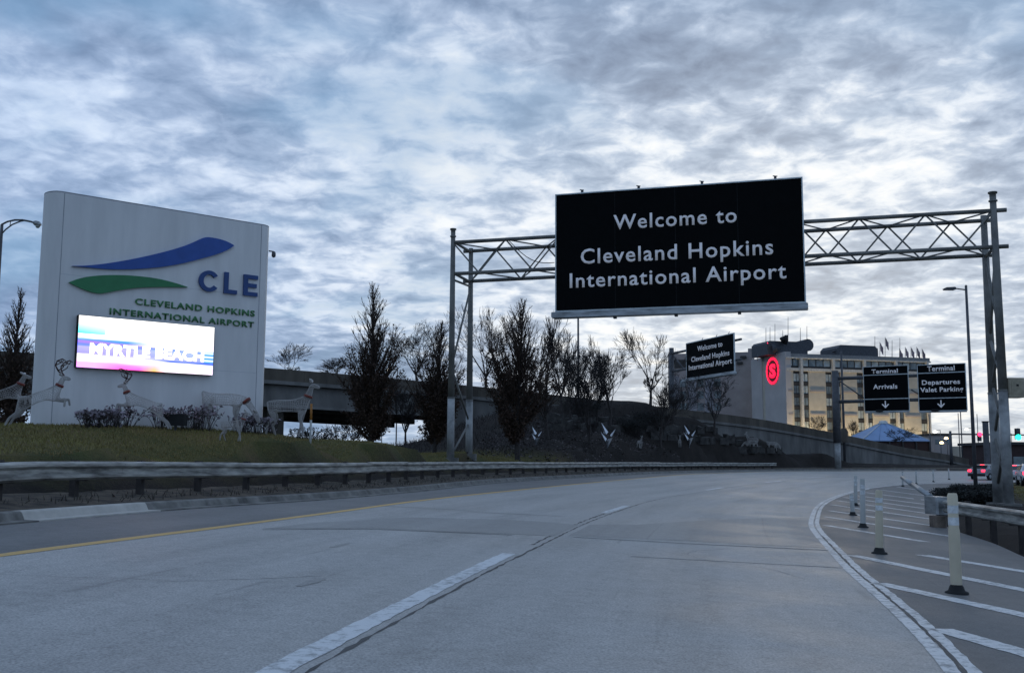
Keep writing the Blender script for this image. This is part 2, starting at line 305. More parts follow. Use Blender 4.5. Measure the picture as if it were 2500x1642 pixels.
MT = dict(
    concrete=road_mat('worn concrete paving', (0.50, 0.475, 0.44), (0.345, 0.33, 0.305), 1.7, rough=.6),
    tarmac=road_mat('grey tarmac', (0.195, 0.188, 0.178), (0.135, 0.13, 0.123), 1.3, rough=.62),
    gore=road_mat('dark tarmac', (0.158, 0.152, 0.144), (0.108, 0.104, 0.099), 1.3, rough=.62),
    patch=road_mat('smooth dark patch', (0.35, 0.335, 0.31), (0.28, 0.267, 0.25), 1.2, rough=0.6),
    white_paint=paint_mat('worn white road paint', (0.70, 0.68, 0.65), (0.28, 0.28, 0.27)),
    lane_paint=paint_mat('faded white road paint', (0.68, 0.68, 0.67), (0.33, 0.33, 0.32), 0.40),
    yellow_paint=paint_mat('worn yellow road paint', (0.62, 0.38, 0.11), (0.33, 0.26, 0.17), 0.37),
    oldjoint=mat('weathered joint filler', (0.24, 0.235, 0.225), 0.8),
    seal=mat('dark joint sealant', (0.065, 0.063, 0.06), 0.7),
    kerb=mat('dirty kerb concrete', (0.20, 0.19, 0.17), 0.85, var=0.3, scale=2.5, bump=0.3),
    kerb_new=mat('new kerb concrete', (0.50, 0.47, 0.42), 0.85, var=0.1, bump=0.2),
    soil=mat('dark verge soil', (0.085, 0.066, 0.046), 0.95, var=0.5, scale=3, bump=1.0, bscale=18),
    galv=mat('weathered galvanised steel', (0.40, 0.41, 0.41), 0.42, 0.75, var=0.3, scale=1.2, stretch=(1, 1, 5)),
    rail=mat('dull galvanised rail', (0.39, 0.375, 0.335), 0.5, 0.25, var=0.4, scale=1.6, stretch=(1, 1, 7)),
    railpost=mat('weathered dark timber', (0.06, 0.05, 0.045), 0.9, var=0.3),
    gantry=mat('dark gantry steel', (0.21, 0.20, 0.18), 0.6, 0.2, var=0.25, scale=1.0), sleeve=mat('pale galvanised post', (0.34, 0.335, 0.32), 0.55, 0.2, var=0.3, scale=1.5),  # lattice and upper posts darker, lower posts paler
    signwhite=mat('white painted stucco', (0.78, 0.75, 0.72), 0.6, var=0.07, scale=1.6, bump=0.06, bscale=60, stretch=(1, 1, .18)),
    seam=mat('grey seam filler', (0.34, 0.34, 0.36), 0.7),
    blue=mat('blue raised logo', (0.025, 0.09, 0.36), 0.45, var=0.08),
    navy=mat('navy raised letters', (0.02, 0.065, 0.22), 0.45, var=0.08),
    green=mat('green raised logo', (0.03, 0.21, 0.075), 0.45, var=0.08),
    lime=mat('green letters', (0.06, 0.22, 0.07), 0.5, var=0.1),
    black=mat('black sign face', (0.004, 0.0045, 0.005), 0.8, var=0.1, spec=0.08),
    letter=mat('white letters with weak glow', (0.62, 0.63, 0.66), 0.5, var=0.05, emit=(0.75, 0.8, 0.9), estr=0.10),  # weak emission added in place of light the letters would send back
    frame=mat('aluminium sign edge', (0.55, 0.58, 0.57), 0.4, 0.6),
    cream=mat('cream plastic tube', (0.62, 0.53, 0.38), 0.5, var=0.1, scale=2),
    whitetube=mat('white plastic tube', (0.50, 0.49, 0.45), 0.5, var=0.1, scale=2),
    reflect=mat('grey reflective band', (0.72, 0.72, 0.70), 0.35, var=0.2, scale=14),
    rubber=mat('black rubber', (0.012, 0.012, 0.012), 0.8),
    wire=mat('pale wire lattice', (0.50, 0.47, 0.44), 0.6, var=0.1),
    antler=mat('dark brown antler tubing', (0.10, 0.06, 0.05), 0.7),
    red=mat('red ribbon', (0.20, 0.035, 0.02), 0.6, var=0.2),
    bark=mat('dark bark', (0.055, 0.045, 0.04), 0.95, var=0.35, scale=8),
    twig=mat('dark twigs', (0.045, 0.037, 0.034), 0.95, var=0.2, scale=2),
    leaftwig=mat('brown twigs', (0.070, 0.045, 0.032), 0.9, var=0.3, scale=3),
    leaf=mat('dead brown leaves', (0.078, 0.042, 0.025), 0.85, var=0.45, scale=5),
    orangepost=mat('orange plastic', (0.48, 0.19, 0.03), 0.6),
    stone=mat('rough grey stone', (0.062, 0.056, 0.050), 0.9, var=0.35, scale=2.5, bump=0.7, bscale=9),
    sculpt=mat('brushed steel plate', (0.62, 0.63, 0.65), 0.34, 0.85, var=0.12, scale=3),
    ovc=mat('weathered bridge concrete', (0.185, 0.175, 0.16), 0.85, var=0.25, scale=0.6, bump=0.2, bscale=6, stretch=(1, 1, .35)),
    ovd=mat('stained dark parapet concrete', (0.105, 0.088, 0.068), 0.9, var=0.3, scale=0.6, stretch=(1, 1, .3)),
    hotel=mat('tan brick facing', (0.52, 0.46, 0.37), 0.85, var=0.08, scale=0.5),
    hotelgrey=mat('pale grey render', (0.50, 0.455, 0.43), 0.8, var=0.07, scale=0.25),
    hotelwing=mat('grey brown render', (0.37, 0.32, 0.30), 0.85, var=0.1, scale=0.3),
    hoteldark=mat('dark brown cladding', (0.05, 0.045, 0.042), 0.7),
    bronze=mat('brown metal strip', (0.07, 0.04, 0.03), 0.6),
    fin=mat('pale concrete fin', (0.64, 0.59, 0.52), 0.8),
    glass=mat('window glass', (0.16, 0.19, 0.19), 0.12, var=0.45, scale=0.4, spec=0.8),
    curtain=mat('window with pale curtain', (0.48, 0.52, 0.50), 0.3, var=0.2, scale=0.8),
    roofbox=mat('dark roof plant cladding', (0.075, 0.08, 0.09), 0.7, var=0.2),
    neon=mat('lit red sign', (0.4, 0.0, 0.01), 0.5, emit=(1.0, 0.012, 0.06), estr=1.5),
    tent=mat('blue grey membrane roof', (0.20, 0.31, 0.50), 0.5, var=0.1, scale=0.3),
    maroon=mat('dark maroon wall', (0.05, 0.025, 0.022), 0.8),
    carwhite=mat('white car paint', (0.62, 0.63, 0.66), 0.25, spec=0.7), cargrey=mat('silver car paint', (0.30, 0.31, 0.33), 0.3, 0.4),
    carglass=mat('dark car glass', (0.012, 0.014, 0.017), 0.08, spec=0.8),
    tail=mat('lit red tail light', (0.5, 0.01, 0.02), 0.4, emit=(1.0, 0.02, 0.05), estr=5.0),
    amber=mat('lit warm lamp', (0.6, 0.4, 0.2), 0.4, emit=(1.0, 0.72, 0.35), estr=6.0),
    whitelamp=mat('lit white lamp', (0.7, 0.7, 0.7), 0.4, emit=(1.0, 0.95, 0.8), estr=6.0),
    sigred=mat('lit red signal lens', (0.5, 0, 0), 0.4, emit=(1.0, 0.02, 0.08), estr=5.0),
    siggreen=mat('lit green signal lens', (0, 0.4, 0.3), 0.4, emit=(0.02, 1.0, 0.62), estr=3.5),
    polegrey=mat('dark grey pole', (0.10, 0.10, 0.105), 0.6, 0.2), beige=mat('beige painted steel box', (0.40, 0.34, 0.24), 0.6, var=0.2),
    flagcloth=mat('red and white flag cloth', (0.40, 0.30, 0.32), 0.8, var=0.5, scale=2.5),
    shrub=mat('dry purple brown shrub stems', (0.33, 0.28, 0.31), 0.9, var=0.35, scale=4),
    darkbush=mat('dark evergreen leaves', (0.022, 0.026, 0.022), 0.8, var=0.4, scale=3),
    blade=mat('mown winter grass', (0.185, 0.165, 0.042), 0.8, c2=(0.21, 0.15, 0.056), scale=0.55),
    litter=mat('dry leaf litter', (0.12, 0.095, 0.09), 0.9, var=0.5, scale=6),
)

# ------------------------------------------------------------------ ground
def axis(a, b, step, far):
    m = list(np.arange(a, b, step)); e = step; q = b
    while q < far: m.append(q); e *= 1.35; q += e
    e = step; q = a; l = []
    while q > -far: e *= 1.35; q -= e; l.append(q)
    return np.array(l[::-1] + m)
gx, gy = axis(-46, 92, 0.8, 5000), axis(-12, 150, 0.8, 6000)
GX, GY = np.meshgrid(gx, gy)
near = (np.abs(GX) < 300) & (GY < 420) & (GY > -150)
GZ = np.zeros(GX.shape); GZ[near] = hland(GX[near], GY[near])
for _ in range(2): GZ[1:-1, 1:-1] = (GZ[1:-1, 1:-1]*2 + GZ[:-2, 1:-1] + GZ[2:, 1:-1] + GZ[1:-1, :-2] + GZ[1:-1, 2:]) / 6
dK = np.full(GX.shape, 99.0); dG = np.full(GX.shape, 99.0); nr = (GX > -60) & (GX < 125) & (GY > -14) & (GY < 165)
dK[nr] = sdist(GX[nr], GY[nr], KERB); dG[nr] = sdist(GX[nr], GY[nr], GORE)
HR = np.zeros(GX.shape); HR[nr] = hroad(GX[nr], GY[nr])
GZ += np.where(near, (rng.random(GX.shape) - .5) * 0.05, 0)
k = np.clip((dK - 0.9) / 1.6, 0, 1) * nr
inside = nr & (dK < 2.5) & (dG > -1.2)
kk = np.where(dK > 0.9, k, np.clip((-dG - 0.3) / 0.9, 0, 1) * (dG < 0))
GZ = np.where(inside, (HR - 0.3) * (1 - kk) + np.minimum(GZ, HR + 0.5) * kk, GZ)
GZ = np.where(~near, -0.4, GZ)
ny, nx = GX.shape; idx = np.arange(ny * nx).reshape(ny, nx)
Fg = np.stack([idx[:-1, :-1], idx[:-1, 1:], idx[1:, 1:], idx[1:, :-1]], -1).reshape(-1, 4)
# colour regions of the ground: mown grass on the mound and right verge, dark mulch on the hill
def grassmask(X, Y, dk):
    # the grass ends along a line from the gantry foot towards the bridge
    e = 0.55 * (Y - 44) + 3.2 - 0.0 * X
    m = np.clip((0.34 * (Y - 46) + 0.3 + (Y < 46) * 6 - X + np.sin(Y * 0.9) * 0.5) / 1.5, 0, 1) * np.clip((63 - Y - .5 * np.maximum(-X - 4, 0)) / 4, 0, 1)
    return np.where(dk > 0, m * np.clip((dk - 2.2) / 0.6, 0, 1), 0)
gm = ndm = np.where(nr, grassmask(GX, GY, dK), 0)
gm = np.maximum(gm, np.where(nr & (dG < -1.6), np.clip((GX - 12.5 - .38 * (GY - 20)) / 1.5, 0, 1), 0))
gm = np.where(~nr, 0.55, gm)
gmat = bpy.data.materials.new('ground cover'); gmat.use_nodes = True; t = gmat.node_tree; b = t.nodes['Principled BSDF']
g = N('ShaderNodeNewGeometry', t); a = N('ShaderNodeAttribute', t); a.attribute_name = 'grass'
n1 = NOISE(t, g.outputs['Position'], 0.55, 6, 0.65); n2 = NOISE(t, g.outputs['Position'], 14, 5, 0.7)
gc = RAMP(t, n1, [(0.32, (0.070, 0.080, 0.022)), (0.5, (0.112, 0.098, 0.032)), (0.66, (0.15, 0.108, 0.046))])
mc = RAMP(t, n1, [(0.3, (0.018, 0.015, 0.013)), (0.7, (0.038, 0.030, 0.026))])
gcol = MIX(t, M(t, 'ADD', a.outputs['Fac'], M(t, 'MULTIPLY', M(t, 'SUBTRACT', n2, 0.5), 0.5), clamp=True), mc, gc)
gcol = MIX(t, 0.75, gcol, RAMP(t, n2, [(0.25, 0.55), (0.7, 1.15)]), 'MULTIPLY')
t.links.new(gcol, b.inputs['Base Color']); b.inputs['Roughness'].default_value = 0.95; b.inputs['Specular IOR Level'].default_value = 0.2
bn = N('ShaderNodeBump', t); bn.inputs['Strength'].default_value = 0.9; bn.inputs['Distance'].default_value = 0.06; t.links.new(n2, bn.inputs['Height']); t.links.new(bn.outputs[0], b.inputs['Normal'])
gme = mesh_np('ground', np.stack([GX, GY, GZ], -1).reshape(-1, 3), Fg, gmat, True)
ga = gme.attributes.new('grass', 'FLOAT', 'POINT'); ga.data.foreach_set('value', gm.ravel().astype(np.float32))
struct(obj('ground', gme))
def surf(x, y):
    """height of the ground sheet (bilinear)"""
    i = np.clip(np.searchsorted(gx, x) - 1, 0, nx - 2); j = np.clip(np.searchsorted(gy, y) - 1, 0, ny - 2)
    u = (x - gx[i]) / (gx[i+1] - gx[i]); v = (y - gy[j]) / (gy[j+1] - gy[j])
    return (GZ[j, i]*(1-u)+GZ[j, i+1]*u)*(1-v) + (GZ[j+1, i]*(1-u)+GZ[j+1, i+1]*u)*v
def foot(px, d):
    x = at(px, 1100, d)[0]; return np.array([x, d, float(surf(x, d))])

# ------------------------------------------------------------------ road
road = bpy.data.objects.new('road', None); COL.objects.link(road); struct(road)
def strip(name, A, B, m, lift=0.0, cuts=6, parent=road, dz=None):
    A = np.asarray(A); B = np.asarray(B); n = len(A); V = []; UV = []
    s = np.r_[0, np.cumsum(np.linalg.norm(np.diff((A + B) / 2, axis=0), axis=1))]
    for j in range(cuts + 1):
        q = j / cuts; P = A * (1 - q) + B * q
        z = hroad(P[:, 0], P[:, 1]) + lift
        V.append(np.c_[P, z]); UV.append(np.c_[sdist(P[:, 0], P[:, 1], LANE), s])
    V = np.array(V).reshape(-1, 3); UV = np.array(UV).reshape(-1, 2)
    I = np.arange((cuts + 1) * n).reshape(cuts + 1, n)
    Fs = np.stack([I[1:, :-1], I[1:, 1:], I[:-1, 1:], I[:-1, :-1]], -1).reshape(-1, 4)
    o = npobj(name, V, Fs, m, parent, True)
    uv = o.data.uv_layers.new(name='UVMap'); li = np.zeros(len(o.data.loops), int); o.data.loops.foreach_get('vertex_index', li)
    uv.data.foreach_set('uv', UV[li].ravel()); return o
def normals(C):
    t = np.gradient(C, axis=0); t /= np.linalg.norm(t, axis=1)[:, None]; return np.c_[-t[:, 1], t[:, 0]]
def off(C, d): return C + normals(C) * (d[:, None] if isinstance(d, np.ndarray) else d)
def resamp(C, n):
    s = np.r_[0, np.cumsum(np.linalg.norm(np.diff(C, axis=0), axis=1))]; t = np.linspace(0, s[-1], n)
    return np.c_[np.interp(t, s, C[:, 0]), np.interp(t, s, C[:, 1])]
def sub(C, y0, y1, n=None):
    m = (C[:, 1] >= y0) & (C[:, 1] <= y1); Q = C[m]
    a = np.array([np.interp(y0, C[:, 1], C[:, 0]), y0]); b_ = np.array([np.interp(y1, C[:, 1], C[:, 0]), y1])
    Q = np.vstack([a, Q, b_]); return resamp(Q, n or max(4, int(len(Q) * 1.5)))
strip('shoulder', KERB, YEL, MT['tarmac'], cuts=4)
strip('lane_surface', YEL, LANE, MT['concrete'], cuts=5)
strip('lane_surface', LANE, EDGE, MT['concrete'], cuts=5)
strip('gore_surface', EDGE, GORE, MT['gore'], cuts=6)
def line(name, C, c, wd, m, lift=0.004, wob=0.0):
    j1 = (rng.random(len(C)) - .5) * wob; j2 = (rng.random(len(C)) - .5) * wob
    return strip(name, off(C, c + wd/2 + j1), off(C, c - wd/2 + j2), m, lift, 1)
line('yellow_edge_line', YEL, -0.06, 0.17, MT['yellow_paint'], wob=0.015)
LF = spline(LANE[::2], 900)
for y0, y1 in ((-6, 13.5), (24.2, 28.3), (44.5, 49), (62, 68), (82, 88)):
    line('lane_dash', sub(LF, y0, y1), 0.14, 0.18, MT['lane_paint'], wob=0.02)
line('road_joint', sub(LF, -10, 100, 700), -0.03, 0.028, MT['seal'], 0.0025, 0.03)
line('road_joint', sub(LF, 15, 24, 120), 0.10, 0.03, MT['seal'], 0.0028, 0.05)
EF = spline(EDGE[::2], 800)
line('white_edge_line', sub(EF, -10, 92, 600), 0.075, 0.115, MT['white_paint'], wob=0.015)
line('white_edge_line', sub(EF, -10, 60, 500), -0.07, 0.10, MT['white_paint'], wob=0.02)
line('road_joint', sub(EF, -10, 20, 300), 0.0, 0.03, MT['seal'], 0.0025, 0.03)
def quadstrip(name, pts, m, lift, parent=road):
    """a flat patch from photo pixels: two polylines with equal point counts"""
    A = np.array([gpt(*q)[:2] for q in pts[0]]); B = np.array([gpt(*q)[:2] for q in pts[1]])
    n = 24; return strip(name, resamp(A, n), resamp(B, n), m, lift, 6, parent)
quadstrip('asphalt_patch', ([(760, 1276), (1000, 1262), (1200, 1267), (1330, 1273), (1412, 1281)], [(640, 1290), (900, 1288), (1100, 1297), (1250, 1303), (1352, 1308)]), MT['patch'], 0.003)
quadstrip('asphalt_patch', ([(1440, 1280), (1560, 1280), (1680, 1272), (1850, 1264), (1985, 1262)], [(1390, 1306), (1520, 1313), (1700, 1321), (1860, 1330), (2020, 1337)]), MT['patch'], 0.003)
quadstrip('road_joint', ([(1400, 1310), (1700, 1327), (2022, 1342)], [(1400, 1311), (1700, 1328), (2022, 1343)]), MT['oldjoint'], 0.0045)
quadstrip('road_joint', ([(1540, 1357), (1800, 1371), (2055, 1385)], [(1540, 1358), (1800, 1372), (2055, 1386)]), MT['oldjoint'], 0.0025)
quadstrip('road_joint', ([(640, 1292), (900, 1290), (1250, 1305)], [(640, 1292.6), (900, 1290.8), (1250, 1305.8)]), MT['oldjoint'], 0.0045)
for a, c in [((2287, 1533), (2560, 1610)), ((2136, 1421), (2560, 1514)), ((2071, 1353), (2560, 1452)), ((2245, 1353), (2560, 1404)), ((2012, 1281), (2260, 1322)), ((2012, 1260), (2330, 1310)), ((2020, 1245), (2300, 1286)), ((2028, 1231), (2285, 1268)), ((2042, 1221), (2280, 1255)), ((2058, 1213), (2275, 1243)), ((2085, 1208), (2270, 1231)), ((2110, 1201), (2262, 1220)), ((2150, 1195), (2262, 1209)), ((2190, 1188), (2270, 1198))]:
    A, B = gpt(*a)[:2], gpt(*c)[:2]; P = np.array([A + (B - A) * q for q in np.linspace(0.02, 1, 26)])
    keep = sdist(P[:, 0], P[:, 1], GORE) > 0.12; keep[:6] = True; P = P[keep]
    line('gore_stripe', P, 0, 0.27 if a[1] > 1300 else 0.24, MT['white_paint'], 0.004, 0.02)

for i in range(16):                                             # wandering fine cracks
    y0 = random.uniform(7, 34); d0 = random.choice([random.uniform(.6, 4.2), random.uniform(-3.6, -.6)]); n_ = 34; P = []
    across = i % 3 == 0; x_ = np.interp(y0, LANE[:, 1], LANE[:, 0]) - d0; p_ = np.array([x_, y0]); a_ = random.uniform(.9, 1.5) if not across else random.uniform(-.2, .25)
    for _ in range(n_): P.append(p_.copy()); a_ += random.gauss(0, .22); p_ = p_ + np.array([math.cos(a_), math.sin(a_)]) * (.10 if across else .14)
    P = np.array(P); dd = sdist(P[:, 0], P[:, 1], LANE); ee = sdist(P[:, 0], P[:, 1], EDGE); yl = sdist(P[:, 0], P[:, 1], YEL)
    if (np.abs(dd) < .25).any() or (ee < .25).any() or (yl > -.2).any(): continue
    line('crack', P, 0, 0.010, MT['oldjoint'], 0.0022, 0.008)
for px, py, w_, l_ in ((880, 1534, .10, .9), (1262, 1254, .16, 2.2), (830, 1330, .10, .8), (1005, 1238, .18, 2.6), (760, 1420, .14, .7)):
    c_ = gpt(px, py)[:2]; a_ = math.radians(80 if w_ < .15 else 5); t_ = np.linspace(-1, 1, 14); P = np.c_[c_[0] + t_ * l_ / 2 * math.cos(a_), c_[1] + t_ * l_ / 2 * math.sin(a_)]
    wv_ = w_ * np.sqrt(np.clip(1 - t_**2, 0.0, 1)) * rng.uniform(.6, 1.2, 14); nn_ = normals(P); strip('stain', P + nn_ * (wv_ / 2)[:, None], P - nn_ * (wv_ / 2)[:, None], MT['patch'], 0.0032, 1)
# kerb: separate concrete lengths, one of them new and pale
kerb = bpy.data.objects.new('kerb', None); COL.objects.link(kerb); struct(kerb)
KS = resamp(KERB, 1400); ks = np.r_[0, np.cumsum(np.linalg.norm(np.diff(KS, axis=0), axis=1))]
yy = 8.0
s_at = lambda y: float(np.interp(y, KS[:, 1], ks))
cuts = [s_at(4)]
ya, yb = float(gpt(165, 1276)[1]), float(gpt(452, 1250)[1])
sa, sb = s_at(ya), s_at(yb)
while cuts[-1] < sa - 3.0: cuts.append(cuts[-1] + 3.0)
cuts += [sa, sb]
while cuts[-1] < s_at(118): cuts.append(cuts[-1] + 3.0)
def ribbon(mb, C, prof, zf):
    """sweep a closed (offset to the left, height) profile along C"""
    nn = normals(C); n = len(prof); V = []
    for p, q in zip(C, nn):
        z = zf(p[0], p[1])
        for a, h in prof: V.append((p[0] + q[0]*a, p[1] + q[1]*a, z + h))
    Fs = [(i*n+j, i*n+(j+1) % n, (i+1)*n+(j+1) % n, (i+1)*n+j) for i in range(len(C)-1) for j in range(n)]
    Fs += [tuple(range(n))[::-1], tuple(range((len(C)-1)*n, len(C)*n))]
    mb.add(V, Fs)
hk = lambda x, y: float(hroad(np.array([x]), np.array([y]))[0])
for a, c in zip(cuts[:-1], cuts[1:]):
    tt = np.linspace(a + 0.006, c - 0.006, 5); C = np.c_[np.interp(tt, ks, KS[:, 0]), np.interp(tt, ks, KS[:, 1])]
    mb = MB(); ribbon(mb, C, [(-.28, -.1), (-.28, .006), (-.05, .012), (0.0, .11), (.03, .13), (.17, .13), (.17, -.1)], hk)
    new = abs(a - sa) < .01
    mb.build('kerb_stone', MT['kerb_new' if new else 'kerb'], kerb, label='pale new kerb length' if new else None)
# soil verge between the kerb and the grass
vA = off(KERB, 0.17); vB = off(KERB, 3.4)
V = []; cutsn = 8
for j in range(cutsn + 1):
    q = j / cutsn; P = vA * (1 - q) + vB * q; z = hroad(KERB[:, 0], KERB[:, 1])
    sf = np.array([surf(x, y) for x, y in P])
    zz = (z + 0.10) * (1 - q) + (z + 0.42) * q; zz = np.where(q > 0.7, zz * (1-(q-.7)/.3) + (sf - 0.10) * ((q-.7)/.3), zz) + (rng.random(NS) - .5) * 0.05 * (q > 0)
    V.append(np.c_[P, zz])
I = np.arange((cutsn + 1) * NS).reshape(cutsn + 1, NS)
struct(npobj('verge', np.array(V).reshape(-1, 3), np.stack([I[:-1, :-1], I[:-1, 1:], I[1:, 1:], I[1:, :-1]], -1).reshape(-1, 4)[:, ::-1], MT['soil'], None, True))

# ------------------------------------------------------------------ guardrails
WP = [(0, -.155), (.035, -.15), (.08, -.115), (.08, -.075), (.02, -.03), (.02, .03), (.08, .075), (.08, .115), (.035, .15), (0, .155)]
WB = [(-a, z) for a, z in WP]                       # front bulges towards the road (right of the curve)
WBAR = WB + [(-a + 0.012, z) for a, z in WP[::-1]]
def guardrail(root, C, zf, top, blen, pspace, dent=None, postmat='galv'):
    s = np.r_[0, np.cumsum(np.linalg.norm(np.diff(C, axis=0), axis=1))]; L = s[-1]
    pt = lambda q: np.array([np.interp(q, s, C[:, 0]), np.interp(q, s, C[:, 1])])
    a = 0.0; i = 0
    while a < L - 0.5:
        e = min(a + blen, L); tt = np.linspace(a, min(e + 0.12, L), 9); P = np.array([pt(q) for q in tt])
        mb = MB(); lean = random.uniform(-.012, .012)
        def zz(x, y, lean=lean):
            d = 0 if dent is None else -dent[2] * math.exp(-((y - dent[0]) / dent[1]) ** 2)
            return zf(x, y) + top - 0.155 + lean + d
        ribbon(mb, P, [(p - 0.004 * (i % 2), z) for p, z in WBAR], zz)
        mb.build('rail_beam', MT['rail'], root); a = e; i += 1
    q = pspace / 2
    while q < L:
        p = pt(q); t = pt(min(q + .1, L)) - pt(max(q - .1, 0)); t /= np.linalg.norm(t); n = np.array([-t[1], t[0]]); z = zf(*p)
        fr = ((p[0], p[1], z), (t[0], t[1], 0), (n[0], n[1], 0), (0, 0, 1))
        po = MB().box(-.05, .05, .20, .32, -.6, top + .02, fr).build('post', MT['railpost'], root)
        MB().box(-.06, .06, .03, .197, top - .34, top - .01, fr).build('spacer_block', MT['railpost'], po)
        q += pspace
RC = resamp(sub(off(KERB, 1.15), 7.5, 104, 400), 400)
zrail = lambda x, y: hk(x, y) + 0.10
gr = thing('guardrail', 'long galvanised steel guardrail curving along the left kerb', 'guardrail', (RC[0][0], RC[0][1], 0))
guardrail(gr, RC, zrail, 0.66, 3.8, 1.9, dent=(14.6, 1.0, 0.06))
RR = resamp(np.array([(10.9, 26.0), (10.55, 23.6), (10.15, 21.0), (9.8, 18.6), (9.3, 15), (8.9, 11), (8.6, 6)]), 60)
g2 = thing('guardrail', 'short galvanised guardrail with blunt end beside the striped gore', 'guardrail', (RR[0][0], RR[0][1], 0))
zr2 = lambda x, y: -0.44
guardrail(g2, RR, zr2, 0.72, 3.8, 1.9)
mb = MB()                                             # flared end: the beam turns down and aside to a head plate
P0 = np.array([10.9, 26.0]); 
fr = ((10.95, 26.1, -.44), (1, 0, 0), (0, 1, 0), (0, 0, 1))
MB().bevel_box(-.26, .12, -.05, .75, .36, .80, .05, fr).build('end_head', MT['galv'], g2)
MB().box(-.10, .04, .20, .36, -.3, .40, fr).build('end_post', MT['railpost'], g2)
MB().bevel_box(-.42, -.1, -.30, .1, -.1, .34, .06, fr).build('timber_block', mat('weathered timber', (0.17, 0.13, 0.10), 0.9, var=.4), g2)
mb = MB(); mb.path([(10.85, 26.8, .35), (10.95, 28.2, .62), (11.05, 29.2, .80)], [.075, .075, .06], 6); mb.build('end_strut', MT['galv'], g2)

# ------------------------------------------------------------------ delineator tubes in the gore
def delineator(label, px, py, h, m, lean=0.0):
    P = gpt(px, py); o = thing('delineator_post', label, 'delineator', P, 'tubular posts standing in the striped gore'); 
    MB().lathe((0, 0, 0), [(.13, 0), (.125, .02), (.09, .035), (.075, .08), (.06, .10)], 14).build('rubber_base', MT['rubber'], o, True)
    tb = MB().lathe((0, 0, 0), [(.062, .10), (.062, h * .62), (.056, h * .66), (.056, h - .03), (.045, h)], 14).build('tube', m, o, True)
    MB().lathe((0, 0, 0), [(.0585, h * .80), (.0585, h * .88)], 14).build('reflective_band', MT['reflect'], tb, True)
    MB().lathe((0, 0, 0), [(.0585, h * .68), (.0585, h * .76)], 14).build('reflective_band', MT['reflect'], tb, True)
    tb.rotation_euler = (0, lean, 0); return o
for a in [('nearest cream delineator tube in front of the right guardrail', 2336, 1448, 1.12, 'cream', .0), ('cream delineator tube beside the tarmac joint, second nearest', 2147, 1351, 1.02, 'cream', .03),
          ('pale grey delineator tube between the cream one and the white one', 2107, 1287, 1.12, 'whitetube', .02), ('short bright white delineator tube next to the curved edge line', 2082, 1257, .62, 'whitetube', -.03),
          ('pale delineator tube directly behind the short white one', 2089, 1234, 1.05, 'whitetube', .03), ('far delineator tube, first of the row of four past the gore stripes', 2204, 1187, 1.02, 'whitetube', .02),
          ('far delineator tube, second of the row of four past the gore stripes', 2237, 1181, 1.02, 'whitetube', .02), ('far delineator tube, third of the row of four past the gore stripes', 2279, 1176, 1.02, 'whitetube', 0),
          ('far delineator tube, last of the row of four past the gore stripes', 2317, 1170, 1.02, 'whitetube', 0)]:
    delineator(a[0], a[1], a[2], a[3], MT[a[4]], a[5])

# ------------------------------------------------------------------ vertical planes seen in the photo
class Wall:
    """vertical plane through photo columns pxa (distance da) and pxb (distance db)"""
    def __init__(s, pxa, da, pxb, db, py=900):
        A, B = at(pxa, py, da), at(pxb, py, db); s.A = np.array([A[0], A[1], 0.0]); s.e = np.array([B[0]-A[0], B[1]-A[1], 0.0]); s.L = np.linalg.norm(s.e); s.e /= s.L
        s.n = np.array([s.e[1], -s.e[0], 0.0]); s.z = np.array([0, 0, 1.0])
    def uv(s, px, py, offn=0.0):
        q = ray(px, py); A = s.A + s.n * offn; k = ((A - EYE) @ s.n) / (q @ s.n); P = EYE + q * k
        return np.array([(P - s.A) @ s.e, P[2]])
    def P(s, u, z, offn=0.0): return s.A + s.e * u + s.n * offn + s.z * z
    def fr(s, offn=0.0): return (s.A + s.n * offn, s.e, s.z, s.n)      # prism frame: x along, y up, z towards the viewer
def text_mesh(body, mat_, u0, u1, v, cap, depth, fr, bold=0.0, space=1.0):
    cu_ = bpy.data.curves.new('lettering', 'FONT'); cu_.body = body; cu_.resolution_u = 3; cu_.offset = bold; cu_.space_character = space
    o = bpy.data.objects.new('lettering', cu_); COL.objects.link(o); bpy.context.view_layer.update()
    me = bpy.data.meshes.new_from_object(o.evaluated_get(bpy.context.evaluated_depsgraph_get())); bpy.data.objects.remove(o); bpy.data.curves.remove(cu_)
    bm = bmesh.new(); bm.from_mesh(me); bmesh.ops.remove_doubles(bm, verts=bm.verts, dist=1e-5)
    r = bmesh.ops.extrude_face_region(bm, geom=bm.faces[:]); 
    for q in r['geom']:
        if isinstance(q, bmesh.types.BMVert): q.co.z += 1.0
    xs = [q.co.x for q in bm.verts]; x0, x1 = min(xs), max(xs)
    CAP = 0.70
    O, ex, ey, ez = [Vector(q) for q in fr]
    for q in bm.verts:
        a = u0 + (q.co.x - x0) / (x1 - x0) * (u1 - u0); c = v + q.co.y / CAP * cap; d = q.co.z * depth
        q.co = O + ex * a + ey * c + ez * d
    bmesh.ops.recalc_face_normals(bm, faces=bm.faces)
    bm.to_mesh(me); bm.free(); me.materials.clear(); me.materials.append(mat_); return me
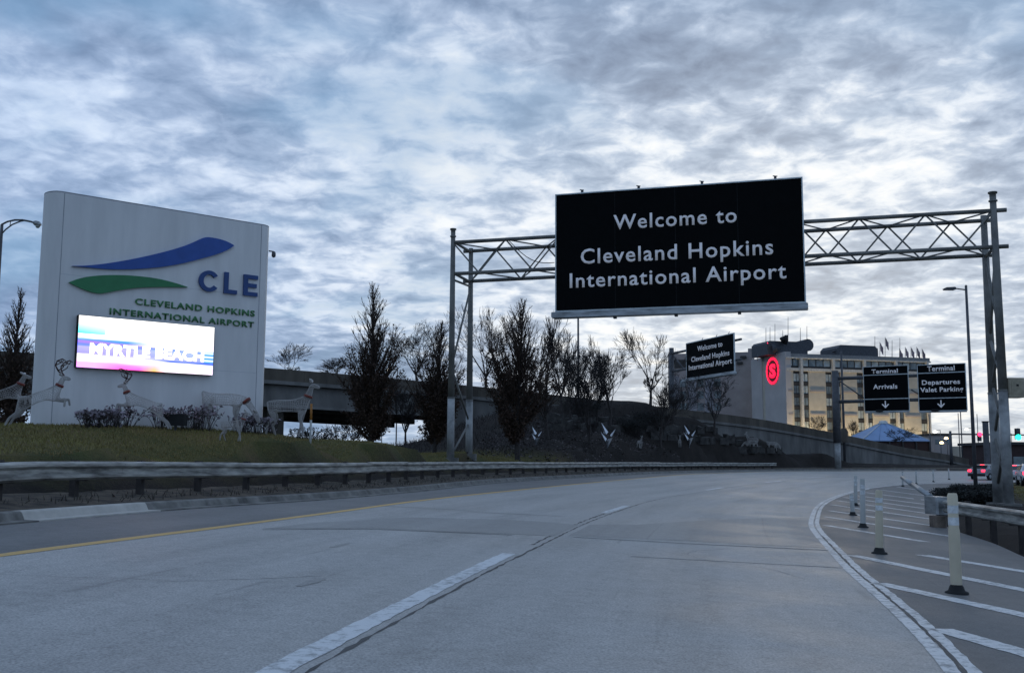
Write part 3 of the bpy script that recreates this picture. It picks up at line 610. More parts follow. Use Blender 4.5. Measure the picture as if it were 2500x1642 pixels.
def text_words(me_fn, body, u0, u1, bold, space):
    """where each word of a line starts and ends, as fractions of its length"""
    def width(b):
        cu_ = bpy.data.curves.new('w', 'FONT'); cu_.body = b; cu_.offset = bold; cu_.space_character = space; o = bpy.data.objects.new('w', cu_); COL.objects.link(o); bpy.context.view_layer.update()
        bb = [q[0] for q in o.bound_box]; r = (min(bb), max(bb)); bpy.data.objects.remove(o); bpy.data.curves.remove(cu_); return r
    full = width(body); W_ = full[1] - full[0]; out = []; pos = 0
    for wd in body.split(' '):
        a = width(body[:pos] + wd)[1]; k = width(wd); out.append((wd, (a - full[0] - (k[1] - k[0])) / W_, (a - full[0]) / W_)); pos += len(wd) + 1
    return [(wd, u0 + (u1 - u0) * a, u0 + (u1 - u0) * c) for wd, a, c in out]
def text_px(wall, body, mat_, L, R, capL, offn, depth, parent, name='lettering', bold=0.012, space=1.05):
    """L, R: photo pixels of the left and right ends of the baseline; capL: photo pixel row of the capitals' top at the left end"""
    a, c = wall.uv(*L, offn), wall.uv(*R, offn); v = (a[1] + c[1]) / 2; cap = wall.uv(L[0], capL, offn)[1] - a[1]
    for wd, ua, ub in text_words(None, body, a[0], c[0], bold, space):
        me = text_mesh(wd, mat_, ua, ub, v, cap, depth, wall.fr(offn), bold, space)
        me.transform(Matrix.Translation(Vector(-root_loc(parent)))); obj(name, me, parent)

# ------------------------------------------------------------------ monument sign
MS = Wall(105, 26.0, 662, 30.1, 760)
zb = 1.6
ms = thing('monument_sign', 'tall white monument sign with blue and green swoosh logo and lit screen', 'sign', MS.P(MS.L / 2, zb, -.5))
u0, zt = -0.42, MS.uv(126, 469)[1]; u1 = MS.L + 0.42
ztr = MS.uv(664, 550)[1]; zt = (zt + ztr) / 2
Rr = 0.46
plan = [(0.0 - Rr * math.cos(t) * .98 + .0, -Rr + Rr * math.sin(t)) for t in np.linspace(-math.pi/2, math.pi/2, 15)]
plan = [(.30 - .30 * math.cos(t), -Rr + Rr * math.sin(t)) for t in np.linspace(-math.pi/2, math.pi/2, 15)] + [(MS.L - .34 + .34 * math.cos(t), -Rr + Rr * math.sin(t)) for t in np.linspace(math.pi/2, -math.pi/2, 15)]
mb = MB(); V = [MS.A + MS.e*a + MS.n*b_ + MS.z*z for z in (zb - 1.2, zt) for a, b_ in plan]; n = len(plan)
mb.add(V, [(i, (i+1) % n, n+(i+1) % n, n+i) for i in range(n)], True); mb.add(V[n:], [tuple(range(n))])
body = mb.build('body', MT['signwhite'], ms)
MB().prism([(a * 1.0, b_) for a, b_ in [(p[0], p[1]) for p in plan]], zt + .002, zt + .03, (MS.A, MS.e, MS.n, MS.z)).build('coping', MT['seam'], ms)
for uu in (0.36, MS.L - 0.40): MB().box(uu - .008, uu + .008, zb - 1, zt - .01, -.005, .004, MS.fr()).build('seam', MT['seam'], body)
for py in (668, 880):
    z = MS.uv(150, py)[1]; MB().box(.37, MS.L - .41, z - .004, z + .004, -.005, .0025, MS.fr()).build('seam', mat('faint seam', (.55, .55, .57)), body)
cr = lambda cx, cy: (cx * .44776, 420 + cy * .44786)
def smooth_poly(P, k=4):
    """chaikin on an open polyline"""
    P = np.array(P, float)
    for _ in range(2):
        Q = [P[0]]
        for a, c in zip(P[:-1], P[1:]): Q += [a*.75 + c*.25, a*.25 + c*.75]
        P = np.array(Q + [P[-1]])
    return P
def swoosh(name, up, lo, m, label):
    U_ = smooth_poly([MS.uv(*cr(*q)) for q in up]); L_ = smooth_poly([MS.uv(*cr(*q)) for q in lo])
    poly = [tuple(q) for q in U_] + [tuple(q) for q in L_[1:-1]]
    mb = MB(); mb.prism(poly, 0.004, 0.07, MS.fr()); mb.build(name, m, ms, label=label)
swoosh('swoosh', [(388, 513), (480, 511), (600, 497), (750, 470), (900, 435), (1000, 405), (1060, 380), (1110, 356), (1150, 358), (1200, 368), (1240, 383), (1273, 402)], [(1273, 402), (1240, 425), (1180, 450), (1100, 472), (1000, 498), (900, 516), (800, 527), (700, 532), (600, 532), (500, 524), (388, 513)], MT['blue'], 'blue wing shaped logo swoosh')
swoosh('swoosh', [(372, 602), (420, 583), (480, 570), (560, 563), (650, 562), (740, 567), (850, 580), (940, 602), (1020, 628)], [(1020, 628), (940, 628), (850, 627), (760, 630), (680, 639), (620, 650), (570, 660), (540, 663), (500, 657), (450, 640), (410, 622), (372, 602)], MT['green'], 'green leaf shaped logo swoosh')
# C L E
def cap_letter(ch, x0, x1, yt, yb_):
    a = MS.uv(*cr(x0, yb_)); c = MS.uv(*cr(x1, yb_)); tp = MS.uv(*cr((x0 + x1) / 2, yt)); bt = MS.uv(*cr((x0 + x1) / 2, yb_))
    wd, ht = c[0] - a[0], tp[1] - bt[1]; o = np.array([a[0], bt[1]]); s = ht * .185
    if ch == 'L': polys = [[(0, 0), (wd, 0), (wd, s), (s*1.15, s), (s*1.15, ht), (0, ht)]]
    elif ch == 'E': polys = [[(0, 0), (wd, 0), (wd, s), (s*1.15, s), (s*1.15, ht*.41), (wd*.92, ht*.41), (wd*.92, ht*.41+s), (s*1.15, ht*.41+s), (s*1.15, ht-s), (wd, ht-s), (wd, ht), (0, ht)]]
    else:
        ou, inn = [], []
        for q in np.linspace(.62, 2*math.pi-.62, 26):
            ou.append((wd*.56 + wd*.56*math.cos(q), ht*.5 + ht*.5*math.sin(q))); inn.append((wd*.56 + (wd*.56-s*1.2)*math.cos(q), ht*.5 + (ht*.5-s)*math.sin(q)))
        for i in range(25): pass
        polys = [[ou[i], ou[i+1], inn[i+1], inn[i]] for i in range(25)]
    mb = MB()
    for p in polys: mb.prism([(o[0] + x, o[1] + y) for x, y in p], .004, .07, MS.fr())
    mb.build('letter', MT['navy'], ms)
cap_letter('C', 1078, 1178, 537, 652); cap_letter('L', 1216, 1287, 549, 664); cap_letter('E', 1322, 1399, 562, 676)
text_px(MS, 'CLEVELAND HOPKINS', MT['lime'], (329, 743), (621, 772), 728, .004, .03, ms, bold=.02, space=1.15)
text_px(MS, 'INTERNATIONAL AIRPORT', MT['lime'], (267, 766), (619, 800), 751, .004, .03, ms, bold=.02, space=1.15)
# screen
sc_tl, sc_br = MS.uv(189, 771), MS.uv(512, 917); sc_bl = MS.uv(181, 895); sc_tr = MS.uv(518, 800)
x0, x1 = (sc_tl[0] + sc_bl[0]) / 2, (sc_tr[0] + sc_br[0]) / 2; z0, z1 = (sc_bl[1] + sc_br[1]) / 2, (sc_tl[1] + sc_tr[1]) / 2
cab = MB().bevel_box(x0 - .012, x1 + .012, z0 - .012, z1 + .012, .004, .16, .004, MS.fr()).build('screen_cabinet', MT['rubber'], ms)
sm = bpy.data.materials.new('lit colour screen'); sm.use_nodes = True; t = sm.node_tree; t.nodes.clear()
uvn = N('ShaderNodeUVMap', t); s2 = N('ShaderNodeSeparateXYZ', t); t.links.new(uvn.outputs[0], s2.inputs[0]); uu, vv = s2.outputs[0], s2.outputs[1]
mp = N('ShaderNodeMapping', t); mp.inputs['Scale'].default_value = (2.2, 16, 1); t.links.new(uvn.outputs[0], mp.inputs[0]); nz = NOISE(t, mp.outputs[0], 1.4, 4, .6)
v2 = M(t, 'ADD', vv, M(t, 'MULTIPLY', M(t, 'SUBTRACT', nz, .5), .10)); v2 = M(t, 'ADD', v2, M(t, 'MULTIPLY', uu, .02))
Wt = (1, 1, 1)
left_c = RAMP(t, v2, [(0, (.75, .35, 1)), (.10, (1, .35, .85)), (.17, Wt), (.24, (.97, .92, 1)), (.28, (.26, .24, .60)), (.41, (.34, .32, .70)), (.445, (.10, .18, .95)), (.50, (.28, .16, .8)), (.55, (.03, .25, 1)), (.59, (.85, .85, 1)), (.63, (1, .45, .8)), (.66, Wt), (1, Wt)])
right_c = RAMP(t, v2, [(0, (1, .85, 1)), (.12, (.8, .65, 1)), (.20, (.95, .9, 1)), (.235, (.03, .1, .8)), (.27, (.24, .28, .62)), (.43, (.28, .36, .72)), (.47, (.05, .15, .9)), (.50, Wt), (.63, (1, .75, .95)), (.66, Wt), (1, Wt)])
sccol = MIX(t, RAMP(t, uu, [(.35, 0.0), (.65, 1.0)]), left_c, right_c)
pk = M(t, 'MULTIPLY', RAMP(t, uu, [(.12, 0.0), (.3, 1.0), (.5, 1.0), (.64, 0.0)]), RAMP(t, v2, [(.02, 1.0), (.17, 0.0)])); sccol = MIX(t, pk, sccol, (1, .10, .50))
ok = M(t, 'MULTIPLY', RAMP(t, uu, [(.44, 0.0), (.55, 1.0), (.65, 0.0)]), RAMP(t, vv, [(.0, 1.0), (.20, 0.0)])); sccol = MIX(t, ok, sccol, (1, .45, .10))
cy = M(t, 'MULTIPLY', M(t, 'LESS_THAN', uu, .185), M(t, 'MULTIPLY', M(t, 'GREATER_THAN', vv, .655), M(t, 'LESS_THAN', vv, .84))); sccol = MIX(t, cy, sccol, RAMP(t, M(t, 'ADD', vv, M(t, 'MULTIPLY', uu, .3)), [(.68, (.10, .85, .95)), (.84, (.55, .95, 1))]))
bl = M(t, 'MULTIPLY', M(t, 'GREATER_THAN', uu, .925), M(t, 'MULTIPLY', M(t, 'GREATER_THAN', vv, .24), M(t, 'LESS_THAN', vv, .47))); sccol = MIX(t, M(t, 'MULTIPLY', bl, .85), sccol, RAMP(t, M(t, 'FRACT', M(t, 'MULTIPLY', vv, 13)), [(.35, (.01, .18, .85)), (.55, (.55, .85, 1))]))
led = M(t, 'FRACT', M(t, 'MULTIPLY', uu, 120)); sccol = MIX(t, 1.0, sccol, RAMP(t, led, [(.0, .78), (.3, 1.0)]), 'MULTIPLY')
em = N('ShaderNodeEmission', t); t.links.new(sccol, em.inputs[0]); em.inputs[1].default_value = 1.7
ou = N('ShaderNodeOutputMaterial', t); t.links.new(em.outputs[0], ou.inputs[0])
mb = MB(); mb.box(x0, x1, z0, z1, .1605, .166, MS.fr()); so_ = mb.build('screen', sm, cab, label='brightly lit colour screen')
uv = so_.data.uv_layers.new(name='UVMap')
for lp in so_.data.loops:
    q = np.array(so_.data.vertices[lp.vertex_index].co) + root_loc(so_) - MS.A; uv.data[lp.index].uv = ((q @ MS.e - x0) / (x1 - x0), (q[2] - z0) / (z1 - z0))
LW = mat('lit white screen lettering', (.8, .8, .8), .5, emit=(1, 1, 1), estr=3.0)
LP = mat('lit violet lettering shade', (.3, .2, .5), .5, emit=(.55, .38, 1), estr=1.1)
hz = z1 - z0; wx = x1 - x0
for m_, dx, dz, o_ in ((LP, .012, -.012, .1665), (LW, 0, 0, .1685)):
    for wd, ua, ub in text_words(None, 'MYRTLE BEACH', x0 + wx*.085 + dx, x0 + wx*.925 + dx, .045, 1.05):
        me = text_mesh(wd, m_, ua, ub, z0 + hz*.275 + dz, hz*.20, .0015, MS.fr(o_), .045, 1.05)
        me.transform(Matrix.Translation(Vector(-root_loc(ms)))); obj('screen_lettering', me, cab)
# camera on the right edge
cp = MS.P(MS.L - .04, MS.uv(664, 610)[1], -.2)
mb = MB().tube(cp, cp + MS.e * .16, .02, .02, 6); mb.lathe(cp + MS.e * .16 + np.array([0, 0, -.13]), [(.02, -.05), (.06, -.02), (.065, .05), (.05, .12), (.02, .14)], 10); mb.build('security_camera', MT['polegrey'], ms)

# ------------------------------------------------------------------ overhead gantry with the big sign
ZL, ZRt = 44.0, 37.8
G0 = Wall(1106, ZL, 2430, ZRt, 600); G1 = Wall(1150, 45.8, 2405, 39.4, 600)
gb = foot(1100, 44)
ga_ = thing('sign_gantry', 'grey steel lattice gantry with big black welcome sign over the road', 'sign gantry', (gb[0], gb[1], gb[2]))
zc_t = (G0.uv(1112, 593)[1] + G0.uv(2438, 512)[1]) / 2; zc_b = (G0.uv(1112, 669)[1] + G0.uv(2440, 601)[1]) / 2
tilt = 0.0
def post(W, u, r0, r1, ztop, cap=True):
    p = W.P(u, 0); z0 = float(surf(p[0], p[1])) - .3
    zs = 3.85; o = MB().path([(p[0], p[1], zs), (p[0], p[1], ztop)], [r0 * .88, r1], 14).build('post', MT['gantry'], ga_)
    MB().path([(p[0], p[1], z0), (p[0], p[1], zs + .05)], [r0, r0 * .93], 14).build('post_sleeve', MT['sleeve'], o)
    MB().lathe((p[0], p[1], zs), [(r0 * .97, 0), (r0 * .97, .07)], 14).build('collar', MT['gantry'], o)
    MB().bevel_box(-.34, .34, -.34, .34, .05, .36, .05, (p * np.array([1, 1, 0]) + np.array([0, 0, z0 + .02]), (1, 0, 0), (0, 1, 0), (0, 0, 1))).build('base_plate', MT['kerb'], o)
    if cap: MB().lathe((p[0], p[1], ztop), [(r1 * 1.35, 0), (r1 * 1.35, .05), (r1, .06), (r1, .30), (r1 * 1.4, .31), (r1 * 1.4, .37)], 12).build('post_cap', MT['gantry'], o)
    return p
pl0 = post(G0, 0, .165, .10, zc_t + .25); pl1 = post(G1, 0, .165, .10, zc_t + .12, False)
pr0 = post(G0, G0.L, .19, .12, zc_t + .35); pr1 = post(G1, G1.L, .19, .12, zc_t + .2, False)
def brace(a, c, r, name='brace'): return MB().tube(a, c, r, r, 7).build(name, MT['gantry'], ga_)
def zz_frame(p, q, zs, r):
    for i, (za, zb_) in enumerate(zip(zs[:-1], zs[1:])):
        a, c = (p, q) if i % 2 == 0 else (q, p); brace((a[0], a[1], za), (c[0], c[1], zb_), r)
zb0 = float(surf(pl0[0], pl0[1])); zz_frame(pl1, pl0, [zc_b - .25, 5.2, 2.9, zb0 + .1], .045)
zz_frame(pl0, pl1, [zc_b - .25, 4.4, 2.6, zb0 + .1][:1] + [zc_b - .25], .05)
zb1 = float(surf(pr0[0], pr0[1])); zz_frame(pr1, pr0, [zc_b - .2, 6.0, 4.2, 2.3, .3], .06); zz_frame(pr0, pr1, [zc_b - .2, 6.0, 4.2, 2.3, .3], .06)
for (p, q) in ((pl0, pl1), (pr0, pr1)):
    for z in (zc_t, zc_b): brace((p[0], p[1], z + .06), (q[0], q[1], z - .06), .065, 'cross_beam')
for W, e0, e1 in ((G0, -.05, .45), (G1, -.35, .3)):
    for z in (zc_t, zc_b): MB().tube(W.P(-(-e0) if e0 > 0 else e0, z), W.P(W.L + e1, z), .082, .082, 12).build('chord', MT['gantry'], ga_)
NP = 18
def zig(Wa, za, Wb, zb_, r, ph):
    for i in range(NP):
        f0, f1 = i / NP, (i + 1) / NP
        a, c = ((Wa, za), (Wb, zb_)) if (i + ph) % 2 == 0 else ((Wb, zb_), (Wa, za))
        MB().tube(a[0].P(a[0].L * f0, a[1]), c[0].P(c[0].L * f1, c[1]), r, r, 6, False).build('lattice_bar', MT['gantry'], ga_)
zig(G0, zc_t, G0, zc_b, .035, 0); zig(G1, zc_t, G1, zc_b, .035, 1); zig(G0, zc_t, G1, zc_t, .032, 0); zig(G0, zc_b, G1, zc_b, .032, 1)
# slack cable at the left end
q0, q1 = G0.P(2.6, zc_t - .1, .09), G0.P(4.6, zc_b + .25, .09)
MB().path([q0 + (q1 - q0) * k + np.array([0, 0, -.35 * math.sin(k * math.pi)]) for k in np.linspace(0, 1, 9)], [.018] * 9, 5).build('cable', MT['rubber'], ga_)
# beige equipment box on the right posts
bx = G0.P(G0.L, G0.uv(2462, 946)[1]) + np.array([.44, .1, 0])
eb = MB().bevel_box(-.30, .30, -.28, .28, -.36, .36, .04, (bx, (1, 0, 0), (0, 1, 0), (0, 0, 1))).build('equipment_box', MT['beige'], ga_)
MB().box(-.20, .20, -.292, -.2815, -.24, .26, (bx, (1, 0, 0), (0, 1, 0), (0, 0, 1))).build('box_door', MT['beige'], eb)
MB().box(-.03, .06, -.30, -.2935, .05, .12, (bx, (1, 0, 0), (0, 1, 0), (0, 0, 1))).build('latch', MT['rubber'], eb)
def avg_rect(W, tl, tr, bl_, br, o):
    a, b_, c, d = W.uv(*tl, o), W.uv(*tr, o), W.uv(*bl_, o), W.uv(*br, o)
    return (a[0] + c[0]) / 2, (b_[0] + d[0]) / 2, (c[1] + d[1]) / 2, (a[1] + b_[1]) / 2
SO = 0.30
a0, a1, b0, b1 = avg_rect(G0, (1361, 481), (1960, 431), (1356, 757), (1961, 738), SO)
pan = MB().box(a0, a1, b0, b1, SO - .14, SO, G0.fr()).build('sign_panel', MT['black'], ga_, label='big black welcome sign face')
for nm, q in (('frame_edge', (a0 - .05, a0 - .002, b0, b1)), ('frame_edge', (a1 + .002, a1 + .05, b0, b1)), ('frame_edge', (a0 - .05, a1 + .05, b1 + .002, b1 + .05)), ('frame_edge', (a0 - .05, a1 + .05, b0 - .10, b0 - .002))):
    MB().box(*q, SO - .12, SO + .035, G0.fr()).build(nm, MT['frame'], pan)
MB().bevel_box(a0 - .12, a1 + .12, b0 - .34, b0 - .103, SO - .10, SO + .42, .03, G0.fr()).build('light_trough', MT['galv'], pan)
for k_ in (.11, .35, .61, .9):
    u_ = a0 + (a1 - a0) * k_
    MB().box(u_ - .05, u_ + .05, b1 + .052, b1 + .17, SO - .12, SO - .04, G0.fr()).add([G0.P(u_ - .09, b1 + .16, SO), G0.P(u_ + .09, b1 + .13, SO), G0.P(u_ + .09, b1 + .17, SO), G0.P(u_ - .09, b1 + .20, SO)], [(0, 1, 2, 3)]).build('lifting_lug', MT['polegrey'], pan)
for k_ in (.25, .5, .75):
    u_ = a0 + (a1 - a0) * k_; MB().box(u_ - .06, u_ + .06, b0 - .42, b0 - .342, SO - .02, SO + .2, G0.fr()).build('trough_bracket', MT['polegrey'], pan)
for k_ in (.12, .37, .63, .88):
    u_ = a0 + (a1 - a0) * k_; MB().box(u_ - .07, u_ + .07, b0 + .2, b1 - .2, SO - .30, SO - .142, G0.fr()).build('hanger', MT['gantry'], pan)
for k_ in (.25, .5, .75):
    u_ = a0 + (a1 - a0) * k_; MB().box(u_ - .006, u_ + .006, b0 + .01, b1 - .01, SO - .01, SO + .0006, G0.fr()).build('sheet_seam', MT['rubber'], pan)
text_px(G0, 'Welcome to', MT['letter'], (1498, 561), (1799, 541), 526, SO + .001, .012, pan, bold=.012, space=1.12)
text_px(G0, 'Cleveland Hopkins', MT['letter'], (1418, 645), (1888, 619), 609, SO + .001, .012, pan, bold=.012, space=1.12)
text_px(G0, 'International Airport', MT['letter'], (1391, 702), (1920, 679), 667, SO + .001, .012, pan, bold=.012, space=1.12)

# ------------------------------------------------------------------ overpass and ramp
OVP = [(-260, 58, 848), (-60, 63.5, 853), (60, 66.5, 860), (645, 73, 897), (1104, 83, 937), (1500, 97, 980), (1650, 103, 997), (1838, 112, 1020), (2043, 123, 1057), (2216, 134, 1093), (2310, 141, 1108), (2365, 146, 1119)]
OV = spline([at(px, py, d) for px, d, py in OVP], 400)
ovs = np.r_[0, np.cumsum(np.linalg.norm(np.diff(OV[:, :2], axis=0), axis=1))]
ov = thing('overpass', 'grey concrete overpass descending to a walled ramp behind the trees', 'overpass', (OV[0][0], OV[0][1], 0))
def ovp(q): return np.array([np.interp(q, ovs, OV[:, i]) for i in range(3)])
def sweep3(mb, q0, q1, prof, n=4, zmin=None):
    """prof: (metres to the far side, height below the parapet's top)"""
    P = np.array([ovp(q) for q in np.linspace(q0, q1, n)]); t = np.array([ovp(min(q + .5, ovs[-1])) - ovp(max(q - .5, 0)) for q in np.linspace(q0, q1, n)])
    t[:, 2] = 0; t /= np.linalg.norm(t, axis=1)[:, None]; nn = np.c_[-t[:, 1], t[:, 0]]; m = len(prof); V = []
    for p, k_ in zip(P, nn):
        for a, h in prof:
            z = p[2] - h
            if zmin is not None and h > 3.5: z = min(zmin, p[2] - 1.6)
            V.append((p[0] + k_[0]*a, p[1] + k_[1]*a, z))
    mb.add(V, [(i*m+j, i*m+(j+1) % m, (i+1)*m+(j+1) % m, (i+1)*m+j) for i in range(n-1) for j in range(m)] + [tuple(range(m))[::-1], tuple(range((n-1)*m, n*m))])
s_px = lambda px: float(np.interp(px, [q[0] for q in OVP], [float(np.interp(at(q[0], q[2], q[1])[0], OV[:, 0], ovs)) for q in OVP]))
sB = s_px(1120)
q = 0.0
while q < ovs[-1] - 1:
    e = min(q + 4.0, ovs[-1]); mb = MB(); sweep3(mb, q + .01, e - .01, [(0, .86), (.02, 0), (.30, 0), (.38, .86)], 3); mb.build('parapet_panel', MT['ovd'], ov); q = e
mb = MB(); sweep3(mb, 0, ovs[-1], [(-.12, .863), (-.12, 1.12), (.1, 1.16), (10.5, 1.16), (10.5, .863)], 60); mb.build('deck_edge', MT['ovc'], ov)
q = 0.0
while q < sB - 1:
    e = min(q + 18.0, sB); mb = MB(); sweep3(mb, q + .02, e - .02, [(.30, 1.163), (.24, 2.55), (.18, 2.75), (.75, 2.75), (.70, 1.163)], 10); mb.build('girder', MT['ovc'], ov)
    for kk_ in (3.2, 6.2, 9.2):
        mb = MB(); sweep3(mb, q + .02, e - .02, [(kk_, 1.163), (kk_, 2.6 + kk_ * .075), (kk_ + .5, 2.6 + kk_ * .075), (kk_ + .5, 1.163)], 6); mb.build('girder', MT['ovc'], ov)
    q = e
mb = MB(); sweep3(mb, 0, ovs[-1], [(10.2, .86), (10.2, 0), (10.45, 0), (10.5, .86)], 60); mb.build('far_parapet', MT['ovd'], ov)
q = sB - 2.0
while q < ovs[-1] - 1:
    e = min(q + 3.0, ovs[-1]); mb = MB(); sweep3(mb, q + .012, e - .012, [(.06, 1.163), (.06, 9), (.5, 9), (.5, 1.163)], 2, zmin=0.0); mb.build('wall_panel', MT['ovc'], ov); q = e
for sP in (s_px(700),):                                 # pier under the bridge
    for da in (1.5, 5.2, 9.0):
        c = ovp(sP); mb = MB().lathe((c[0] - .75*da, c[1] + .66*da, -.5), [(.55, 0), (.55, c[2] - 2.6)], 12); mb.build('pier', MT['ovd'], ov)
    c0, c1 = ovp(sP - .7), ovp(sP + .7); tt = c1 - c0; tt /= np.linalg.norm(tt); nn_ = np.array([-tt[1], tt[0], 0])
    MB().box(-.6, .6, .9, 9.9, c0[2] - 3.6, c0[2] - 2.753, (np.array([c0[0], c0[1], 0]), (tt[0], tt[1], 0), nn_, (0, 0, 1))).build('pier_cap', MT['ovd'], ov)

# ------------------------------------------------------------------ smaller signs
def panel(W, rect, o, parent, edge=.05, label=None, m='black'):
    p = MB().box(*rect, o - .10, o, W.fr()).build('sign_panel', MT[m], parent, label=label)
    u0, u1, v0, v1 = rect
    for q in ((u0 - edge, u0 - .002, v0, v1), (u1 + .002, u1 + edge, v0, v1), (u0 - edge, u1 + edge, v1 + .002, v1 + edge), (u0 - edge, u1 + edge, v0 - edge, v0 - .002)):
        MB().box(*q, o - .08, o + .03, W.fr()).build('frame_edge', MT['frame'], p)
    return p
# welcome sign on the ramp, seen at a slant
SW = Wall(1640, 104, 1800, 92, 900)
sw0 = ovp(s_px(1640)); pz = SW.P(0, 0)
ws = thing('cantilever_sign', 'small slanted black welcome sign on a post above the ramp', 'road sign', (pz[0], pz[1], 3.5))
ztp = SW.uv(1640, 849)[1]
MB().tube((pz[0], pz[1], 2.5), (pz[0], pz[1], ztp), .30, .24, 12).build('post', MT['polegrey'], ws)
rw = avg_rect(SW, (1676, 836), (1791, 818), (1677, 919), (1793, 909), .4)
wp = panel(SW, rw, .4, ws, .08)
MB().bevel_box(rw[0] - .1, rw[1] + .25, rw[2] - .35, rw[2] - .082, .30, .95, .04, SW.fr()).build('light_trough', MT['galv'], wp)
for z in ((rw[3] - .55), (rw[2] + 1.0)): MB().tube(SW.P(0, z), SW.P(rw[1] + .6, z), .13, .11, 8).build('arm', MT['polegrey'], ws)
MB().tube(SW.P(.1, rw[3] - .6), SW.P(2.6, rw[2] + 1.0), .08, .08, 6).build('brace', MT['polegrey'], ws)
for k_ in (.35, .65, .9): u_ = rw[0] + (rw[1] - rw[0]) * k_; MB().tube(SW.P(u_ - .12, rw[3] + .08, .35), SW.P(u_ + .12, rw[3] + .28, .35), .035, .02, 5).build('lifting_lug', MT['polegrey'], wp)
for bd, L_, R_, cp_ in (('Welcome to', (1703, 857), (1764, 845), 845), ('Cleveland Hopkins', (1688, 882), (1781, 868), 870), ('International Airport', (1682, 902), (1787, 888), 890)):
    text_px(SW, bd, MT['letter'], L_, R_, cp_, .401, .02, wp, bold=.015)
# terminal signs
TS = Wall(2040, 112, 2360, 105, 950)
pz = TS.P(0, 0); pf = float(surf(pz[0], pz[1]))
ts = thing('cantilever_sign', 'grey post and arms carrying two black terminal lane signs', 'road sign', (pz[0], pz[1], pf))
ztp = TS.uv(2036, 905)[1]
mb = MB().tube((pz[0], pz[1], pf - .3), (pz[0], pz[1], pf + 3.2), .34, .32, 14); mb.build('post', MT['sleeve'], ts)
MB().tube((pz[0], pz[1], pf + 3.2), (pz[0], pz[1], ztp), .42, .37, 14).build('post_sleeve', MT['polegrey'], ts)
for py in (923, 980):
    z = TS.uv(2060, py)[1]; MB().tube(TS.P(.2, z), TS.P(TS.uv(2345, py)[0], z), .19, .17, 10).build('arm', MT['polegrey'], ts)
MB().tube(TS.P(.5, TS.uv(2060, 930)[1]), TS.P(TS.uv(2110, 965)[0], TS.uv(2110, 972)[1]), .07, .07, 6).build('brace', MT['polegrey'], ts)
ra = avg_rect(TS, (2108, 896), (2215, 892), (2112, 1003), (2220, 1001), .45); rb = avg_rect(TS, (2241, 891), (2356, 888), (2244, 1002), (2360, 1000), .45)
u2 = TS.uv(2225, 960)[0]; z2 = TS.uv(2225, 955)[1]; MB().tube(TS.P(u2, z2 + .2), TS.P(TS.uv(2244, 960)[0], z2 - .35), .07, .07, 6).build('brace', MT['polegrey'], ts)
AK = 112 / 88
def lane_panel(rect, lines, arrow_px, divs, label):
    p = panel(TS, rect, .45, ts, .07, label)
    for py in divs:
        z = TS.uv(arrow_px[0], py, .45)[1]; MB().box(rect[0] + .005, rect[1] - .005, z - .045, z + .045, .4505, .465, TS.fr()).build('divider', MT['frame'], p)
    for bd, L_, R_, cp_ in lines: text_px(TS, bd, MT['letter'], L_, R_, cp_, .4505, .02, p, bold=.02)
    c = TS.uv(arrow_px[0], arrow_px[1], .45); f2 = lambda x, z: (c[0] + x * AK, c[1] + z * AK)
    mb = MB(); mb.prism([f2(-.045, .62), f2(.045, .62), f2(.045, .12), f2(-.045, .12)], .4505, .468, TS.fr())
    mb.prism([f2(0, 0), f2(.30, .33), f2(.22, .37), f2(.045, .19), f2(-.045, .19), f2(-.22, .37), f2(-.30, .33)], .4505, .4675, TS.fr()); mb.build('arrow', MT['letter'], p)
    MB().bevel_box(rect[0], rect[1], rect[2] - .22, rect[2] - .072, .36, .60, .02, TS.fr()).build('light_trough', MT['galv'], p)
    u_ = TS.uv(arrow_px[0] - 14, 1000, .45)[0]; mb = MB().bevel_box(u_ - .34, u_ + .34, rect[2] - .12, rect[2] + .12, .62, .95, .06, TS.fr()); mb.box(u_ - .04, u_ + .04, rect[2] - .16, rect[2] - .05, .4, .618, TS.fr()); mb.build('sign_lamp', MT['rubber'], p)
lane_panel(ra, [('Terminal', (2128, 912), (2192, 909), 902), ('Arrivals', (2132, 950), (2191, 947), 939)], (2162, 996), (914, 973), 'black sign with down arrow reading arrivals')
lane_panel(rb, [('Terminal', (2264, 906), (2331, 903), 894), ('Departures', (2251, 939), (2344, 936), 928), ('Valet Parking', (2247, 957), (2352, 954), 946)], (2298, 995), (909, 971), 'black sign with down arrow reading departures')

# ------------------------------------------------------------------ lamps and thin poles
def pole(name, label, base, ztop, r0, r1, cat, m='polegrey'):
    o = thing(name, label, cat, base); MB().tube((base[0], base[1], base[2] - .3), (base[0], base[1], ztop), r0, r1, 10).build('pole', MT[m], o); return o
b_ = foot(2378, 72); zt_ = at(2353, 700, 72)[2]; lx = b_[0]
lo_ = pole('street_lamp', 'dark street lamp with flat head left of the right gantry leg', b_, zt_, .14, .085, 'street lamp')
hp = at(2353, 703, 72); MB().lathe((b_[0], b_[1], zt_), [(.085, 0), (.10, .06), (.03, .14)], 10).build('finial', MT['polegrey'], lo_)
ax = b_[0]; MB().tube((ax, 72, zt_ - .22), (ax - .75, 72, zt_ - .12), .05, .045, 8).build('arm', MT['polegrey'], lo_)
mb = MB(); hw = [(-.75, .09), (-.95, .17), (-1.35, .19), (-1.55, .12)]
prof = [(ax - .70, -.06), (ax - .85, .09), (ax - 1.45, .06), (ax - 1.62, -.03), (ax - 1.55, -.12), (ax - .85, -.12)]
mb.prism([(x, zt_ - .12 + z) for x, z in prof], -.19, .19, ((0, 72, 0), (1, 0, 0), (0, 0, 1), (0, 1, 0))); mb.build('lamp_head', MT['polegrey'], lo_)
b_ = foot(-32, 48); zt_ = at(4, 548, 48)[2]
